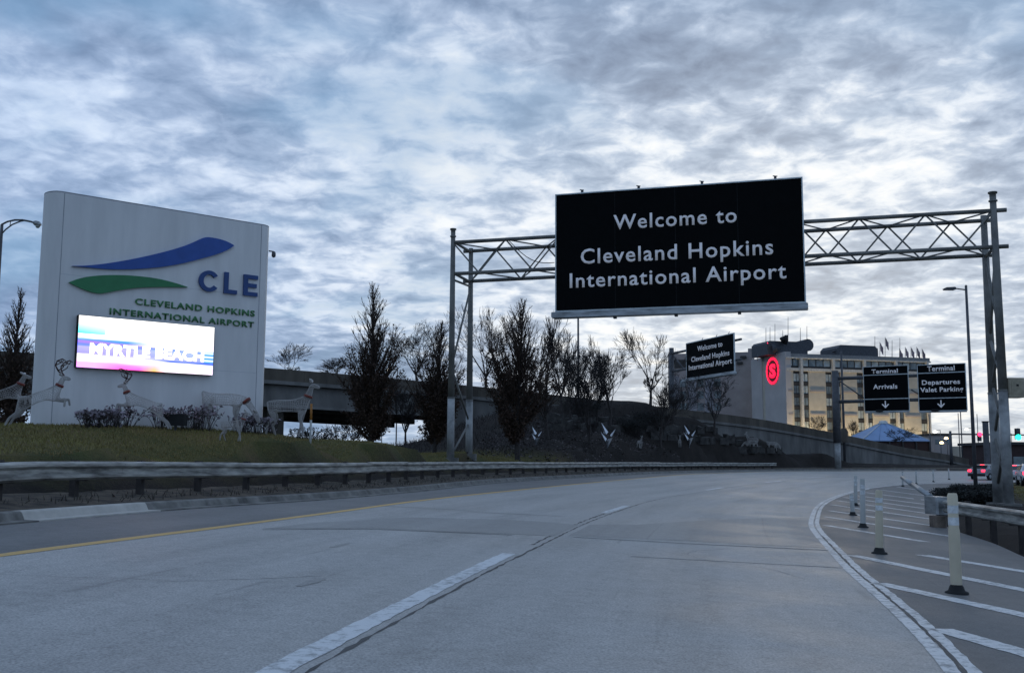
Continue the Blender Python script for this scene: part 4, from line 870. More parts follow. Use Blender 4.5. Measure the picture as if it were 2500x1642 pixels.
b_[0] = at(4, 560, 48)[0]; lo_ = pole('street_lamp', 'street lamp with curved double arm at the left edge', b_, zt_, .12, .07, 'street lamp')
arc = [at(x, y, 48) for x, y in ((4, 548), (18, 541), (36, 537), (55, 537), (75, 541), (84, 544))]; MB().path(arc, [.045] * 6, 7).build('arm', MT['polegrey'], lo_)
arc = [at(x, y, 48) for x, y in ((3, 572), (14, 560), (30, 548), (50, 540), (62, 538))]; MB().path(arc, [.035] * 5, 7).build('arm_brace', MT['polegrey'], lo_)
MB().tube(at(24, 552, 48), at(26, 540, 48), .02, .02, 5).build('arm_stay', MT['polegrey'], lo_)
h0, h1 = at(80, 542, 48), at(100, 549, 48); hm = h0 * .5 + h1 * .5
hd = MB().path([h0, h0 * .7 + h1 * .3, h0 * .3 + h1 * .7, h1], [.05, .12, .13, .06], 10).build('lamp_head', MT['galv'], lo_)
MB().lathe((hm[0] + .05, hm[1], hm[2] - .22), [(.05, 0), (.10, .05), (.11, .12)], 10).build('lens', MT['frame'], hd)
for nm, lb, px, d, ytop, r in (('light_mast', 'tall thin mast rising to the underside of the big sign', 1412, 96, 742, .12), ('light_mast', 'thin pole standing behind the arrivals sign post in front of the hotel', 2057, 118, 858, .16)):
    b_ = foot(px, d); b_[0] = at(px, 960, d)[0]; o = pole(nm, lb, b_, at(px, ytop, d)[2], r, r * .7, 'light pole')
    if px > 2000: MB().lathe((b_[0], b_[1], at(px, 1045, d)[2] - 1.6), [(.55, 0), (.5, 1.2), (.3, 1.6)], 10).build('pole_base', MT['ovd'], o)
for i, (px, d, yt, r) in enumerate(((2347, 150, 1000, .10), (2341, 190, 1008, .10), (2387, 190, 1010, .09), (2270, 160, 1010, .10))):
    b_ = foot(px, d); b_[0] = at(px, 1050, d)[0]; o = pole('light_mast', ['slim far pole under the departures sign', 'faint far pole left of the slim one under the departures sign', 'faint far pole above the red traffic light', 'thin far pole at the right corner of the pavilion roof'][i], b_, at(px, yt, d)[2], r, r * .7, 'light pole')
for i, (px, py, d, m) in enumerate(((2283, 1054, 180, 'whitelamp'), (2360, 1048, 185, 'whitelamp'), (2457, 1062, 185, 'whitelamp'), (2310, 1070, 170, 'amber'), (2299, 1081, 165, 'amber'))):
    P = at(px, py, d); b_ = foot(px, d); b_[0] = P[0] + .9
    o = pole('street_lamp', ['lit white street lamp just right of the hotel corner', 'lit white street lamp left of the red traffic light', 'lit white street lamp left of the green traffic light', 'lit amber lamp beyond the pavilion, the higher of two', 'lit amber lamp beyond the pavilion, the lower of two'][i], b_, P[2] + .35, .08, .05, 'street lamp')
    MB().tube((b_[0], b_[1], P[2] + .3), (P[0], P[1], P[2] + .3), .045, .04, 6).build('arm', MT['polegrey'], o)
    MB().lathe((P[0], P[1], P[2] - .12), [(.10, 0), (.32, .08), (.30, .22), (.12, .38)], 10).build('lit_head', MT[m], o)
for i, (px, py, d) in enumerate(((950, 903, 110), (913, 1063, 120))):
    P = at(px, py, d); b_ = foot(px, d); b_[0] = P[0] + .9
    o = pole('street_lamp', ['lit warm lamp glinting through the tallest pyramid tree above the overpass', 'lit warm lamp low under the bridge beside the tallest pyramid trunk'][i], b_, P[2] + .35, .08, .05, 'street lamp')
    MB().tube((b_[0], b_[1], P[2] + .3), (P[0], P[1], P[2] + .3), .045, .04, 6).build('arm', MT['polegrey'], o)
    MB().lathe((P[0], P[1], P[2] - .12), [(.10, 0), (.24, .08), (.24, .22), (.12, .38)], 10).build('lit_head', MT['whitelamp'], o)
mk = foot(757, 31.5); mo = thing('marker_post', 'thin orange and white marker post on the grass crest', 'marker post', mk)
zt_ = at(757, 985, 31.5)[2]; zm = at(757, 1025, 31.5)[2]
MB().tube((mk[0], mk[1], mk[2] - .2), (mk[0], mk[1], zm), .035, .035, 8).build('white_section', MT['whitetube'], mo); MB().tube((mk[0], mk[1], zm), (mk[0], mk[1], zt_), .035, .035, 8).build('orange_section', MT['orangepost'], mo)

# ------------------------------------------------------------------ hotel
HC = 240.0
HF = Wall(1918, HC, 2267, HC * 1.040, 870); HE = Wall(1835, HC * 1.068, 1918, HC, 870)
ht = thing('hotel', 'eight storey tan hotel with red lit wreath emblem and roof antennas', 'building', HF.P(0, 0))
zt_h = HF.uv(1918, 858)[1]; ztf = (HF.uv(1940, 862)[1] + HF.uv(2260, 874)[1]) / 2
ex, ey = HF.e, -HF.n
D = HE.L
MB().box(0.02, HF.L, .6, D, -2, ztf - .9, (HF.A, ex, ey, HF.z)).build('main_wall', MT['hotel'], ht)
MB().box(-.0, HF.L + .3, .0, D, ztf - .88, ztf, (HF.A, ex, ey, HF.z)).build('roof_fascia', mat('grey roof fascia', (.26, .25, .24), .8), ht)
# end wall with the brown strip
gx0 = HE.uv(1869, 900)[0]; gx1 = HE.uv(1861, 900)[0]
MB().box(gx0, HE.L + .25, -2, zt_h, -1.2, .25, HE.fr()).build('end_wall', MT['hotelgrey'], ht)
MB().box(gx1, gx0 - .01, -2, zt_h - 1.4, -1.2, -.25, HE.fr()).build('brown_strip', MT['bronze'], ht)
MB().box(-.2, gx1 - .01, -2, HE.uv(1850, 876)[1], -1.2, .10, HE.fr()).build('end_wall', MT['hotelgrey'], ht)
# wing to the left
HW = Wall(1640, 268, 1836, 262, 870)
zw = HW.uv(1815, 859)[1]
wg = MB().box(-1, HW.L, -2, zw, -10, 0, HW.fr()).build('wing', MT['hotelwing'], ht, label='lower grey hotel wing')
uu0 = HW.uv(1752, 900)[0]
for i in range(7):
    u_ = uu0 - 2.2 - i * 4.4
    if u_ < .4: break
    MB().box(u_ - 1.1, u_ + 1.1, -1, zw - 5 - (i > 1) * 1.0, .01, .25, HW.fr()).build('pale_panel', mat('pale stucco panel', (.33, .32, .34), .8) if i == 0 else bpy.data.materials['pale stucco panel'], wg)
    for j in range(7): MB().box(u_ + 1.25, u_ + 2.9, 2 + j * 3.1, 4 + j * 3.1, .01, .08, HW.fr()).build('window', MT['glass'], wg)
MB().box(-.8, uu0, zw - 3.8, zw - 1.6, .01, .10, HW.fr()).build('window_band', MT['hoteldark'], wg)
MB().box(HW.L - 1.0, HW.L + .1, zw + .01, zw + .9, -.8, 0, HW.fr()).build('roof_upstand', MT['hotelwing'], wg)
for px, py in ((1815, 872), (1806, 886)):
    a = HW.uv(px, py); MB().bevel_box(a[0] - .8, a[0] + .8, a[1] - .35, a[1] + .35, .01, .5, .15, HW.fr()).build('vent', MT['hoteldark'], wg)
# facade: bays of [window, fin, window, panel]
z_c = HF.uv(1960, 902)[1]                       # cornice under the top storey
MB().box(0, HF.L, z_c - .35, z_c + .35, -.598, .35, HF.fr()).build('cornice', MT['fin'], ht)
fins = [HF.uv(px, 950)[0] for px in (1955.5, 2034, 2110, 2187, 2263)]
for i, u_ in enumerate(fins): MB().box(u_ - .28, u_ + .28, -2, ztf - .89, -.59, .75, HF.fr()).build('fin', MT['fin'], ht)
fl = (HF.uv(1945, 916)[1] - HF.uv(1945, 1033)[1]) / 4.0
wz = [z_c - 1.0 - fl * j for j in range(8)]
def win_col(u_a, u_b):
    MB().box(u_a, u_b, -2, z_c - .36, -.59, -.12, HF.fr()).build('window_recess', MT['hoteldark'], ht)
    for j, z in enumerate(wz):
        if z - fl * .62 < -1: break
        wn = MB().box(u_a + .12, u_b - .12, z - fl * .62, z, -.118, -.06, HF.fr()).build('window', MT['curtain' if random.random() < .62 else 'glass'], ht)
        MB().box((u_a+u_b)/2 - .05, (u_a+u_b)/2 + .05, z - fl * .62, z, -.058, -.02, HF.fr()).build('mullion', MT['hoteldark'], wn)
        if j: MB().box(u_a + .02, u_b - .02, z + .08, z + fl * .3, -.119, .02, HF.fr()).build('spandrel', MT['hoteldark'], ht)
wdt = 1.65
for u_ in fins: win_col(u_ - .3 - wdt, u_ - .3); 
for u_ in fins[:-1]: win_col(u_ + .3, u_ + .3 + wdt)
edges = [0.0] + [q for f_ in fins[:-1] for q in (f_ - .32 - wdt, f_ + .32 + wdt)] + [fins[-1] - .32 - wdt]
for a, c in zip(edges[::2], edges[1::2]):
    MB().box(a + .01, c - .01, -2, z_c - .36, -.59, .12, HF.fr()).build('brick_panel', MT['hotel'], ht)
    for py in (954, 1011):
        z = HF.uv(1990, py)[1]; MB().box(a + .3, c - .3, z - .22, z + .22, .121, .30, HF.fr()).build('string_course', MT['hotelwing'], ht)
# top storey glazing
MB().box(0.02, HF.L, z_c + .36, ztf - .885, -.59, -.3, HF.fr()).build('window_band', MT['hoteldark'], ht)
bays = [0.0] + fins
for a, c in zip(bays[:-1], bays[1:]):
    n_ = 2 if a == 0 else 4
    for i in range(n_):
        p0, p1 = a + .35 + (c - a - .7) * i / n_, a + .35 + (c - a - .7) * (i + 1) / n_
        MB().box(p0 + .15, p1 - .15, z_c + .9, ztf - 1.3, -.298, -.22, HF.fr()).build('window', MT['glass' if (i + int(a)) % 3 else 'curtain'], ht)
MB().box(0, HF.L + .3, ztf - 1.2, ztf - .885, -.299, .45, HF.fr()).build('eave', MT['fin'], ht)
# red emblem: a wreath of leaves round an S, on the end wall
ce, ct, cbm, cl_, crr = HE.uv(1887, 905, .26), HE.uv(1887, 872, .26), HE.uv(1887, 938, .26), HE.uv(1871.5, 905, .26), HE.uv(1902.5, 905, .26)
ra_, rb_ = (crr[0] - cl_[0]) / 2, (ct[1] - cbm[1]) / 2
em_ = MB().prism([(ce[0] + ra_*.99*math.cos(q), ce[1] + rb_*.99*math.sin(q)) for q in np.linspace(0, 2*math.pi, 33)[:-1]], .255, .33, HE.fr()).build('emblem_back', mat('dark red emblem back', (.10, .004, .008), .5, emit=(1, .01, .05), estr=.03), ht, label='round red hotel emblem')
for i in range(18):
    q = 2 * math.pi * i / 18; 
    for r_, tw in ((.90, .25),):
        c_ = (ce[0] + ra_ * r_ * math.cos(q), ce[1] + rb_ * r_ * math.sin(q)); q2 = q + math.pi/2 + tw
        dx = (math.cos(q2) * ra_ * .23, math.sin(q2) * rb_ * .23); nx_ = (-math.sin(q2) * ra_ * .10, math.cos(q2) * rb_ * .10)
        MB().prism([(c_[0]-dx[0], c_[1]-dx[1]), (c_[0]+nx_[0]*1.2, c_[1]+nx_[1]*1.2), (c_[0]+dx[0], c_[1]+dx[1]), (c_[0]-nx_[0]*1.2, c_[1]-nx_[1]*1.2)], .335, .45, HE.fr()).build('leaf', MT['neon'], em_)
me = text_mesh('S', MT['neon'], ce[0] - ra_*.48, ce[0] + ra_*.48, ce[1] - rb_*.46, rb_*.94, .12, HE.fr(.335), .05); me.transform(Matrix.Translation(Vector(-root_loc(ht)))); obj('letter', me, em_)
# roof plant
def roofbox(pa, pb, yt, yb_, dep, bev, nm='roof_plant'):
    a, c = HF.uv(pa, yb_, -4)[0], HF.uv(pb, yb_, -4)[0]; z = HF.uv((pa + pb) / 2, yt, -4)[1]
    return MB().prism([(a, ztf + .002), (c, ztf + .002), (c, z - bev), (c - bev, z), (a + bev, z), (a, z - bev)], -4 - dep, -4, HF.fr()).build(nm, MT['roofbox'], ht)
rp1 = roofbox(1874, 1972, 833, 862, 8, .6); rp2 = roofbox(2046, 2144, 843, 866, 8, .8)
c = HF.uv(1972, 842, -4); mb = MB().tube(HF.P(c[0], c[1], -3.9), HF.P(c[0] + .3, c[1], -9), 1.5, 1.5, 14); mb.build('drum', MT['roofbox'], rp1)
c = HF.uv(1914, 828, -3); MB().path([HF.P(c[0] - 1.1, c[1] + .2, -3), HF.P(c[0] - .1, c[1] - .1, -2.6), HF.P(c[0] + .5, c[1] - .2, -2.4)], [.2, 1.1, 1.2], 12).build('dish', MT['rubber'], rp1)
c = HF.uv(1892, 852, -3); MB().path([HF.P(c[0] - .4, c[1] - .8, -3), HF.P(c[0] + .3, c[1] + .6, -2.6)], [.25, 1.3], 12).build('dish', MT['roofbox'], rp1)
for px in (2046, 2142):
    c = HF.uv(px, 852, -4); MB().prism([(c[0] - .6 if px < 2100 else c[0] - .2, c[1] - .4), (c[0] + .8, c[1] - .9), (c[0] + .8, c[1] + .4)], -6, -5, HF.fr()).build('bracket', MT['roofbox'], rp2)
for i, (px, yt, yb_) in enumerate(((1870, 800, 846), (1880, 798, 842), (1892, 790, 840), (1911, 806, 834), (1924, 773, 834), (1954, 800, 834), (1970, 796, 836), (1850, 862, 874), (2136, 820, 846), (2178, 830, 868), (2197, 824, 868))):
    P0, P1 = HF.uv(px, yb_ + 6, -6), HF.uv(px, yt, -6); MB().tube(HF.P(P0[0], P0[1], -6), HF.P(P1[0], P1[1], -6), .09, .05, 5).build('antenna', MT['polegrey'], ht)
for i, (px, yt) in enumerate(((2148, 834), (2161, 822), (2196, 850), (2210, 846), (2224, 846), (2238, 846), (2251, 850))):
    P0, P1 = HF.uv(px, 872, -5), HF.uv(px, yt, -5); o = MB().tube(HF.P(P0[0], P0[1], -5), HF.P(P1[0], P1[1], -5), .07, .05, 5).build('flagpole', MT['polegrey'], ht)
    n_ = 6; V = [HF.P(P1[0] + .06 + .16*j, P1[1] - .25 - .22*j - k_ * 2.0, -5 + .12*math.sin(j*1.3)) for k_ in (0, 1) for j in range(n_)]
    V += [p_ + HF.n * .02 for p_ in V]
    mb = MB().add(V, [(j, j+1, n_+j+1, n_+j) for j in range(n_-1)] + [(2*n_+j, 3*n_+j, 3*n_+j+1, 2*n_+j+1) for j in range(n_-1)]); mb.build('flag', MT['flagcloth'], o)
for px in (1874, 1972): 
    c = HF.uv(px, 838, -4); MB().lathe(HF.P(c[0], c[1], -4), [(.05, 0), (.09, .1), (.05, .2)], 8).build('red_beacon', MT['sigred'], ht)
# warm floodlights at the foot of the facade
for i, px in enumerate((1930, 1992, 2070, 2150, 2225)):
    c = HF.uv(px, 1000)[0]; p = HF.P(c, .3, 3.6)
    o = thing('floodlight', f'warm ground floodlight washing the hotel facade, {["first","second","third","fourth","fifth"][i]} from the emblem corner', 'floodlight', p, 'facade floodlights')
    MB().bevel_box(-.3, .3, -.2, .2, 0, .35, .05).build('housing', MT['rubber'], o, True)
    MB().box(-.25, .25, -.15, .15, .351, .37).build('lens', MT['amber'], o, True)
    l = bpy.data.lights.new('floodlight_beam', 'SPOT'); l.energy = 5500; l.color = (1.0, .80, .46); l.spot_size = math.radians(110); l.spot_blend = 1.0; l.shadow_soft_size = .4
    lo = bpy.data.objects.new('floodlight_beam', l); COL.objects.link(lo); lo.parent = o; lo.location = (0, 0, .5)
    tgt = HF.P(c, 10.0) - (p + np.array([0, 0, .5])); lo.rotation_euler = Vector(-tgt).to_track_quat('Z', 'Y').to_euler()

# ------------------------------------------------------------------ trees
def proj(P):
    v = np.asarray(P, float) - EYE; q = v @ _f; return 1250 + F * (v @ _R) / q, 821 - F * (v @ _U) / q
def foot_y(px, py, d0=18.0, d1=125.0):
    """the nearest ground spot seen at photo pixel (px, py)"""
    D_ = np.arange(d0, d1, 0.25); q = ray(px, 1100); X = q[0] / q[1] * D_; Z = surf(X, D_)
    v = np.c_[X, D_, Z] - EYE; Y_ = 821 - F * (v @ _U) / (v @ _f); i = int(np.argmax(Y_ <= py)) if (Y_ <= py).any() else len(D_) - 1
    return np.array([X[i], D_[i], float(Z[i])])
def segs_np(S, n=4):
    S = np.array(S, float); a, b_, r0, r1 = S[:, :3], S[:, 3:6], S[:, 6:7], S[:, 7:8]
    d = b_ - a; d /= np.linalg.norm(d, axis=1)[:, None] + 1e-9
    q = np.where(np.abs(d[:, :1]) < .8, [[1., 0, 0]], [[0, 1., 0]]); e = np.cross(d, q); e /= np.linalg.norm(e, axis=1)[:, None]; g = np.cross(d, e)
    V = []
    for p, r in ((a, r0), (b_, r1)):
        for i in range(n):
            t = 2 * math.pi * i / n; V.append(p + (e * math.cos(t) + g * math.sin(t)) * r)
    V = np.stack(V, 1).reshape(-1, 3); m = len(S); o = np.arange(m)[:, None] * 2 * n
    Fs = np.concatenate([o + np.array([[i, (i+1) % n, n + (i+1) % n, n + i]]) for i in range(n)])
    return V, Fs
def quads_np(P, size, rg, flat=0.0):
    m = len(P); a = rg.normal(size=(m, 3)); a /= np.linalg.norm(a, axis=1)[:, None]; b_ = rg.normal(size=(m, 3)); b_ -= a * (a * b_).sum(1)[:, None]; b_ /= np.linalg.norm(b_, axis=1)[:, None]
    if flat: a[:, 2] *= 1 - flat; b_[:, 2] *= 1 - flat
    s = size * (0.6 + 0.8 * rg.random((m, 1))); V = np.stack([P - a*s, P - b_*s*.6, P + a*s, P + b_*s*.6], 1).reshape(-1, 3)
    return V, np.arange(m * 4).reshape(m, 4)
def grow(seed, h, spread, lev=6, trunk=.30, r0=.14, up=.055, ang=.55, kids=(2, 3)):
    rg = random.Random(seed); S = []
    def br(p, d, L, r, l):
        ns = 4 if l == 0 else 3
        for i in range(ns):
            j = .06 if l == 0 else .12
            d = d + np.array([rg.gauss(0, j), rg.gauss(0, j), rg.gauss(0, j) + (up if l else 0)]); d /= np.linalg.norm(d)
            p2 = p + d * L / ns; r2 = r * (.9 if l == 0 else .84); S.append((*p, *p2, r, r2, l)); p, r = p2, r2
            if l < lev and i >= (2 if l == 0 else 0) and rg.random() < (.55 if l else .6): kid(p, d, L * rg.uniform(.42, .7), r * .5, l + 1, 1.2)
        if l < lev:
            for _ in range(rg.choice(kids) + (2 if l == 0 else 0)): kid(p, d, L * (rg.uniform(1.2, 1.7) if l == 0 else rg.uniform(.6, .8)), r * .72, l + 1, .8 if l else 1.0)
    def kid(p, d, L, r, l, k_):
        v = np.array([rg.gauss(0, 1), rg.gauss(0, 1), rg.gauss(0, .6)]); v -= d * (v @ d); v /= np.linalg.norm(v) + 1e-6
        a = ang * k_ * rg.uniform(.6, 1.3); br(p, d * math.cos(a) + v * math.sin(a), L, max(r, .0012), l)
    br(np.zeros(3), np.array([0, 0, 1.]), trunk, .05, 0)
    S = np.array(S); z = max(S[:, 5].max(), S[:, 2].max()); w_ = np.percentile(np.abs(S[:, 3:5]), 97)
    sc = np.array([spread / 2 / w_, spread / 2 / w_, h / z]); S[:, :3] *= sc; S[:, 3:6] *= sc
    k_ = r0 / S[0, 6]; S[:, 6:8] = np.maximum(S[:, 6:8] * k_ * .95, .0115); return S
def tree_obj(label, base, S, cat='tree', name='bare_tree', group=None, foliage=None, tw='twig'):
    o = thing(name, label, cat, base, group); m = S[:, 8] <= 1
    V, Fs = segs_np(S[m], 7); obj('trunk', mesh_np('trunk', V - [0, 0, .05], Fs, MT['bark'], True), o)
    V, Fs = segs_np(S[~m], 3); cr_ = obj('crown', mesh_np('crown', V, Fs, MT[tw]), o)
    if foliage is not None:
        V, Fs = foliage; obj('foliage', mesh_np('foliage', V, Fs, MT['leaf']), cr_)
    return o
def px_tree(px_base, d, ytop, wpx, base_y=None):
    b_ = foot(px_base, d); top = at(px_base, ytop, d)[2]
    if base_y is not None: b_[2] = at(px_base, base_y, d)[2]
    b_[0] = at(px_base, 1000, d)[0]
    return b_, top - b_[2], wpx * d / F
BT = [('broad bare tree between two brown pyramid trees, behind the overpass', 1018, 99, 776, 160, 945, 1), ('bare tree rising right of the left gantry legs', 1185, 101, 745, 165, 960, 2),
      ('dense bare tree just right of the second big pyramid tree', 1335, 0, 762, 150, 1072, 3), ('bare tree left of the thin mast below the big sign', 1392, 0, 840, 120, 1040, 41),
      ('many stemmed bare tree right of the thin mast', 1487, 0, 818, 140, 1050, 5), ('tall bare tree on the hilltop left of the slanted sign', 1588, 0, 800, 150, 990, 6),
      ('young bare tree in front of the blank hotel wing', 1742, 0, 893, 130, 1062, 7), ('slim young bare tree with pale trunk left of the steel sculpture', 1440, 0, 890, 110, 1094, 8),
      ('slim young bare tree on the slope right of the steel sculpture', 1612, 0, 920, 110, 1092, 9), ('lone bare tree seen above the overpass beside the monument sign', 703, 118, 832, 95, 935, 10),
      ('low bare tree above the overpass left of the tallest pyramid tree', 822, 118, 868, 100, 940, 11), ('bare young tree in front of the overpass between the pyramid trees', 992, 0, 930, 80, 1086, 12),
      ('bare tree under the bridge, left of a pair', 837, 92, 1005, 120, None, 13), ('bare tree under the bridge, right of a pair', 880, 88, 1005, 100, None, 14), ('leaning bare tree behind the slanted sign post', 1648, 0, 900, 120, 996, 15),
      ('small bare tree in front of the blue pavilion roof', 2188, 158, 1042, 70, 1090, 18), ('small bare tree at the foot of the hotel, nearer the emblem', 1992, 222, 1012, 52, 1075, 19), ('small bare tree at the foot of the hotel beside the arrivals sign post', 2078, 222, 1022, 50, 1080, 20),
      ('bushy bare tree behind the slim tree with pale trunk', 1455, 0, 850, 120, 1030, 16), ('bare tree between the thin mast and the dense bare tree', 1372, 0, 800, 110, 1010, 17)]
for lb, px, d, yt, wd, by, sd_ in BT:
    if d == 0: d = foot_y(px, by, 40)[1]; by = None
    b_, h_, w_ = px_tree(px, d, yt, wd, by); S = grow(sd_ * 11, h_, w_, 5, trunk=.36 if d < 90 else .26, r0=.021 * h_ + .01, ang=.5 if sd_ not in (5, 16) else .4)
    tree_obj(lb, b_, S, group='bare trees behind the road')
def pyramid(label, px, d, ytop, wpx, seed, leaves, base_y=None):
    b_, h, w_ = px_tree(px, d, ytop, wpx, base_y); rg = random.Random(seed); ng = np.random.default_rng(seed); S = []; LP_ = []
    p = np.zeros(3); N_ = 14; lean = rg.uniform(-.02, .05)
    tr = [np.array([lean * h * (i / N_) ** 1.5 + rg.gauss(0, .02), rg.gauss(0, .02), h * i / N_]) for i in range(N_ + 1)]
    r_ = lambda t: .016 * h * (1 - t) + .012
    for i in range(N_): S.append((*tr[i], *tr[i+1], r_(i / N_), r_((i+1) / N_), 0))
    for i in range(165):
        t = .09 + .87 * (i / 165) ** 1.2; p = tr[min(int(t * N_), N_)] * 1.0; p[2] = t * h
        prof = min(1.0, (t - .04) / .20) * (1 - t) ** 1.05 * 1.45; L = w_ * .88 * prof * rg.uniform(.55, 1.15) + .22
        az = rg.uniform(0, 2 * math.pi); el = rg.uniform(.40, .95) * (1.12 - .62 * t); d_ = np.array([math.cos(az) * math.sin(el), math.sin(az) * math.sin(el), math.cos(el)])
        d_[:2] *= 1.35; d_ /= np.linalg.norm(d_); r = .007 * h * (1 - t) ** .8 + .012; q = p
        for k_ in range(4):
            d_ = d_ + np.array([rg.gauss(0, .06), rg.gauss(0, .06), .15]); d_ /= np.linalg.norm(d_); q2 = q + d_ * L / 4; S.append((*q, *q2, r, r * .75, 2)); r *= .75
            for _ in range(8 if t < .38 else (5 if t < .6 else 3)):
                v = d_ + np.array([rg.gauss(0, .45), rg.gauss(0, .45), rg.gauss(.1, .3)]); v /= np.linalg.norm(v); e = q2 + v * L * rg.uniform(.15, .36); S.append((*q2, *e, max(r * .5, .011), .007, 3))
                dens = leaves * max(0.0, 1 - max(0, t - .10) * 2.3) ** 1.1 + (.25 if t > .5 else 0)
                for _ in range(int(dens * rg.uniform(.4, 1.6))): LP_.append(q2 + (e - q2) * rg.random() + np.array([rg.gauss(0, .09) for _ in range(3)]))
            q = q2
    S = np.array(S); return tree_obj(label, b_, S, name='pyramid_tree', group='brown leaved pyramid trees', foliage=quads_np(np.array(LP_), .065, ng), tw='leaftwig')
pyramid('tallest pyramid tree with dead brown leaves, left of the gantry', 908, 53, 688, 146, 21, 4.6)
pyramid('smallest brown pyramid tree, directly left of the gantry legs', 1062, 57, 785, 116, 22, 4.4)
pyramid('brown pyramid tree right of the gantry legs with spiky top', 1262, 54, 730, 165, 23, 4.6)
pyramid('brown pyramid tree cut by the left edge behind the monument sign', 22, 46, 700, 100, 24, 3.2)

# ------------------------------------------------------------------ wire reindeer
def deer_mesh(name, J, E_, wire=.0105):
    me = bpy.data.meshes.new(name); ks_ = [k_ for k_ in J if not k_.startswith('ear')]; me.from_pydata([J[k_][:3] for k_ in ks_], [(ks_.index(a), ks_.index(c)) for a, c in E_], [])
    o = bpy.data.objects.new(name, me); COL.objects.link(o); o.modifiers.new('s', 'SKIN')
    for i, k_ in enumerate(ks_): me.skin_vertices[0].data[i].radius = (J[k_][3], J[k_][3])
    me.skin_vertices[0].data[ks_.index('pelvis')].use_root = True
    sb_ = o.modifiers.new('u', 'SUBSURF'); sb_.levels = 2; sb_.render_levels = 2
    wf = o.modifiers.new('w', 'WIREFRAME'); wf.thickness = wire; wf.use_even_offset = False; wf.use_replace = True
    bpy.context.view_layer.update(); r = bpy.data.meshes.new_from_object(o.evaluated_get(bpy.context.evaluated_depsgraph_get())); bpy.data.objects.remove(o)
    r.name = name; r.materials.clear(); r.materials.append(MT['wire']); return r
EB = [('pelvis', 'spine'), ('spine', 'chest'), ('chest', 'neck1'), ('neck1', 'neck2'), ('neck2', 'head'), ('head', 'muzzle'), ('pelvis', 'tail')] + [(a + s_, c + s_) for s_ in 'lr' for a, c in (('hip', 'knee'), ('knee', 'hock'), ('hock', 'hoof'), ('sho', 'elb'), ('elb', 'wri'), ('wri', 'fho'))] + [('pelvis', 'hipl'), ('pelvis', 'hipr'), ('chest', 'shol'), ('chest', 'shor')]
def joints(pose):
    J = dict(pelvis=(-.45, 0, .92, .17), spine=(0, 0, .90, .18), chest=(.40, 0, .93, .19), neck1=(.55, 0, 1.12, .11), neck2=(.63, 0, 1.36, .075), head=(.68, 0, 1.50, .085), muzzle=(.90, 0, 1.42, .04), earl=(.62, .13, 1.68, .03), earr=(.62, -.13, 1.68, .03), tail=(-.62, 0, 1.02, .035))
    legs = dict(hip=(-.45, .13, .74, .10), knee=(-.36, .14, .56, .07), hock=(-.56, .14, .34, .036), hoof=(-.50, .14, .03, .028), sho=(.40, .12, .72, .09), elb=(.37, .13, .53, .05), wri=(.40, .13, .29, .034), fho=(.37, .13, .03, .028))
    sh = dict(l=dict(hock=(.10, 0), hoof=(.14, 0), wri=(-.05, 0), fho=(-.10, 0)), r=dict(fho=(.10, 0), wri=(.06, 0), hoof=(-.08, 0)))
    if pose == 'graze':
        J.update(neck1=(.62, 0, .92, .11), neck2=(.82, 0, .68, .08), head=(.95, 0, .48, .085), muzzle=(1.05, 0, .24, .04), earl=(.92, .15, .62, .03), earr=(.92, -.15, .62, .03), tail=(-.60, 0, 1.14, .035))
    if pose == 'leap':
        J.update(pelvis=(-.48, 0, .80, .16), spine=(0, 0, .98, .17), chest=(.42, 0, 1.10, .18), neck1=(.60, 0, 1.30, .10), neck2=(.68, 0, 1.48, .08), head=(.74, 0, 1.60, .085), muzzle=(.96, 0, 1.53, .04), earl=(.64, .14, 1.72, .03), earr=(.64, -.14, 1.72, .03), tail=(-.66, 0, .95, .035))
        legs = dict(hip=(-.56, .13, .62, .09), knee=(-.60, .14, .46, .06), hock=(-.84, .14, .30, .036), hoof=(-.98, .14, .05, .028), sho=(.50, .12, .92, .085), elb=(.70, .13, .86, .05), wri=(.88, .13, .92, .034), fho=(.86, .13, .66, .028)); sh = dict(l=dict(fho=(.06, .05)), r={})
    for s_, sg in (('l', 1), ('r', -1)):
        for k_, v in legs.items():
            dx, dz = sh[s_].get(k_, (0, 0)); J[k_ + s_] = (v[0] + dx, v[1] * sg, v[2] + dz, v[3])
    return J
DM = {p_: (deer_mesh('reindeer_' + p_, joints(p_), EB), joints(p_)) for p_ in ('stand', 'graze', 'leap')}
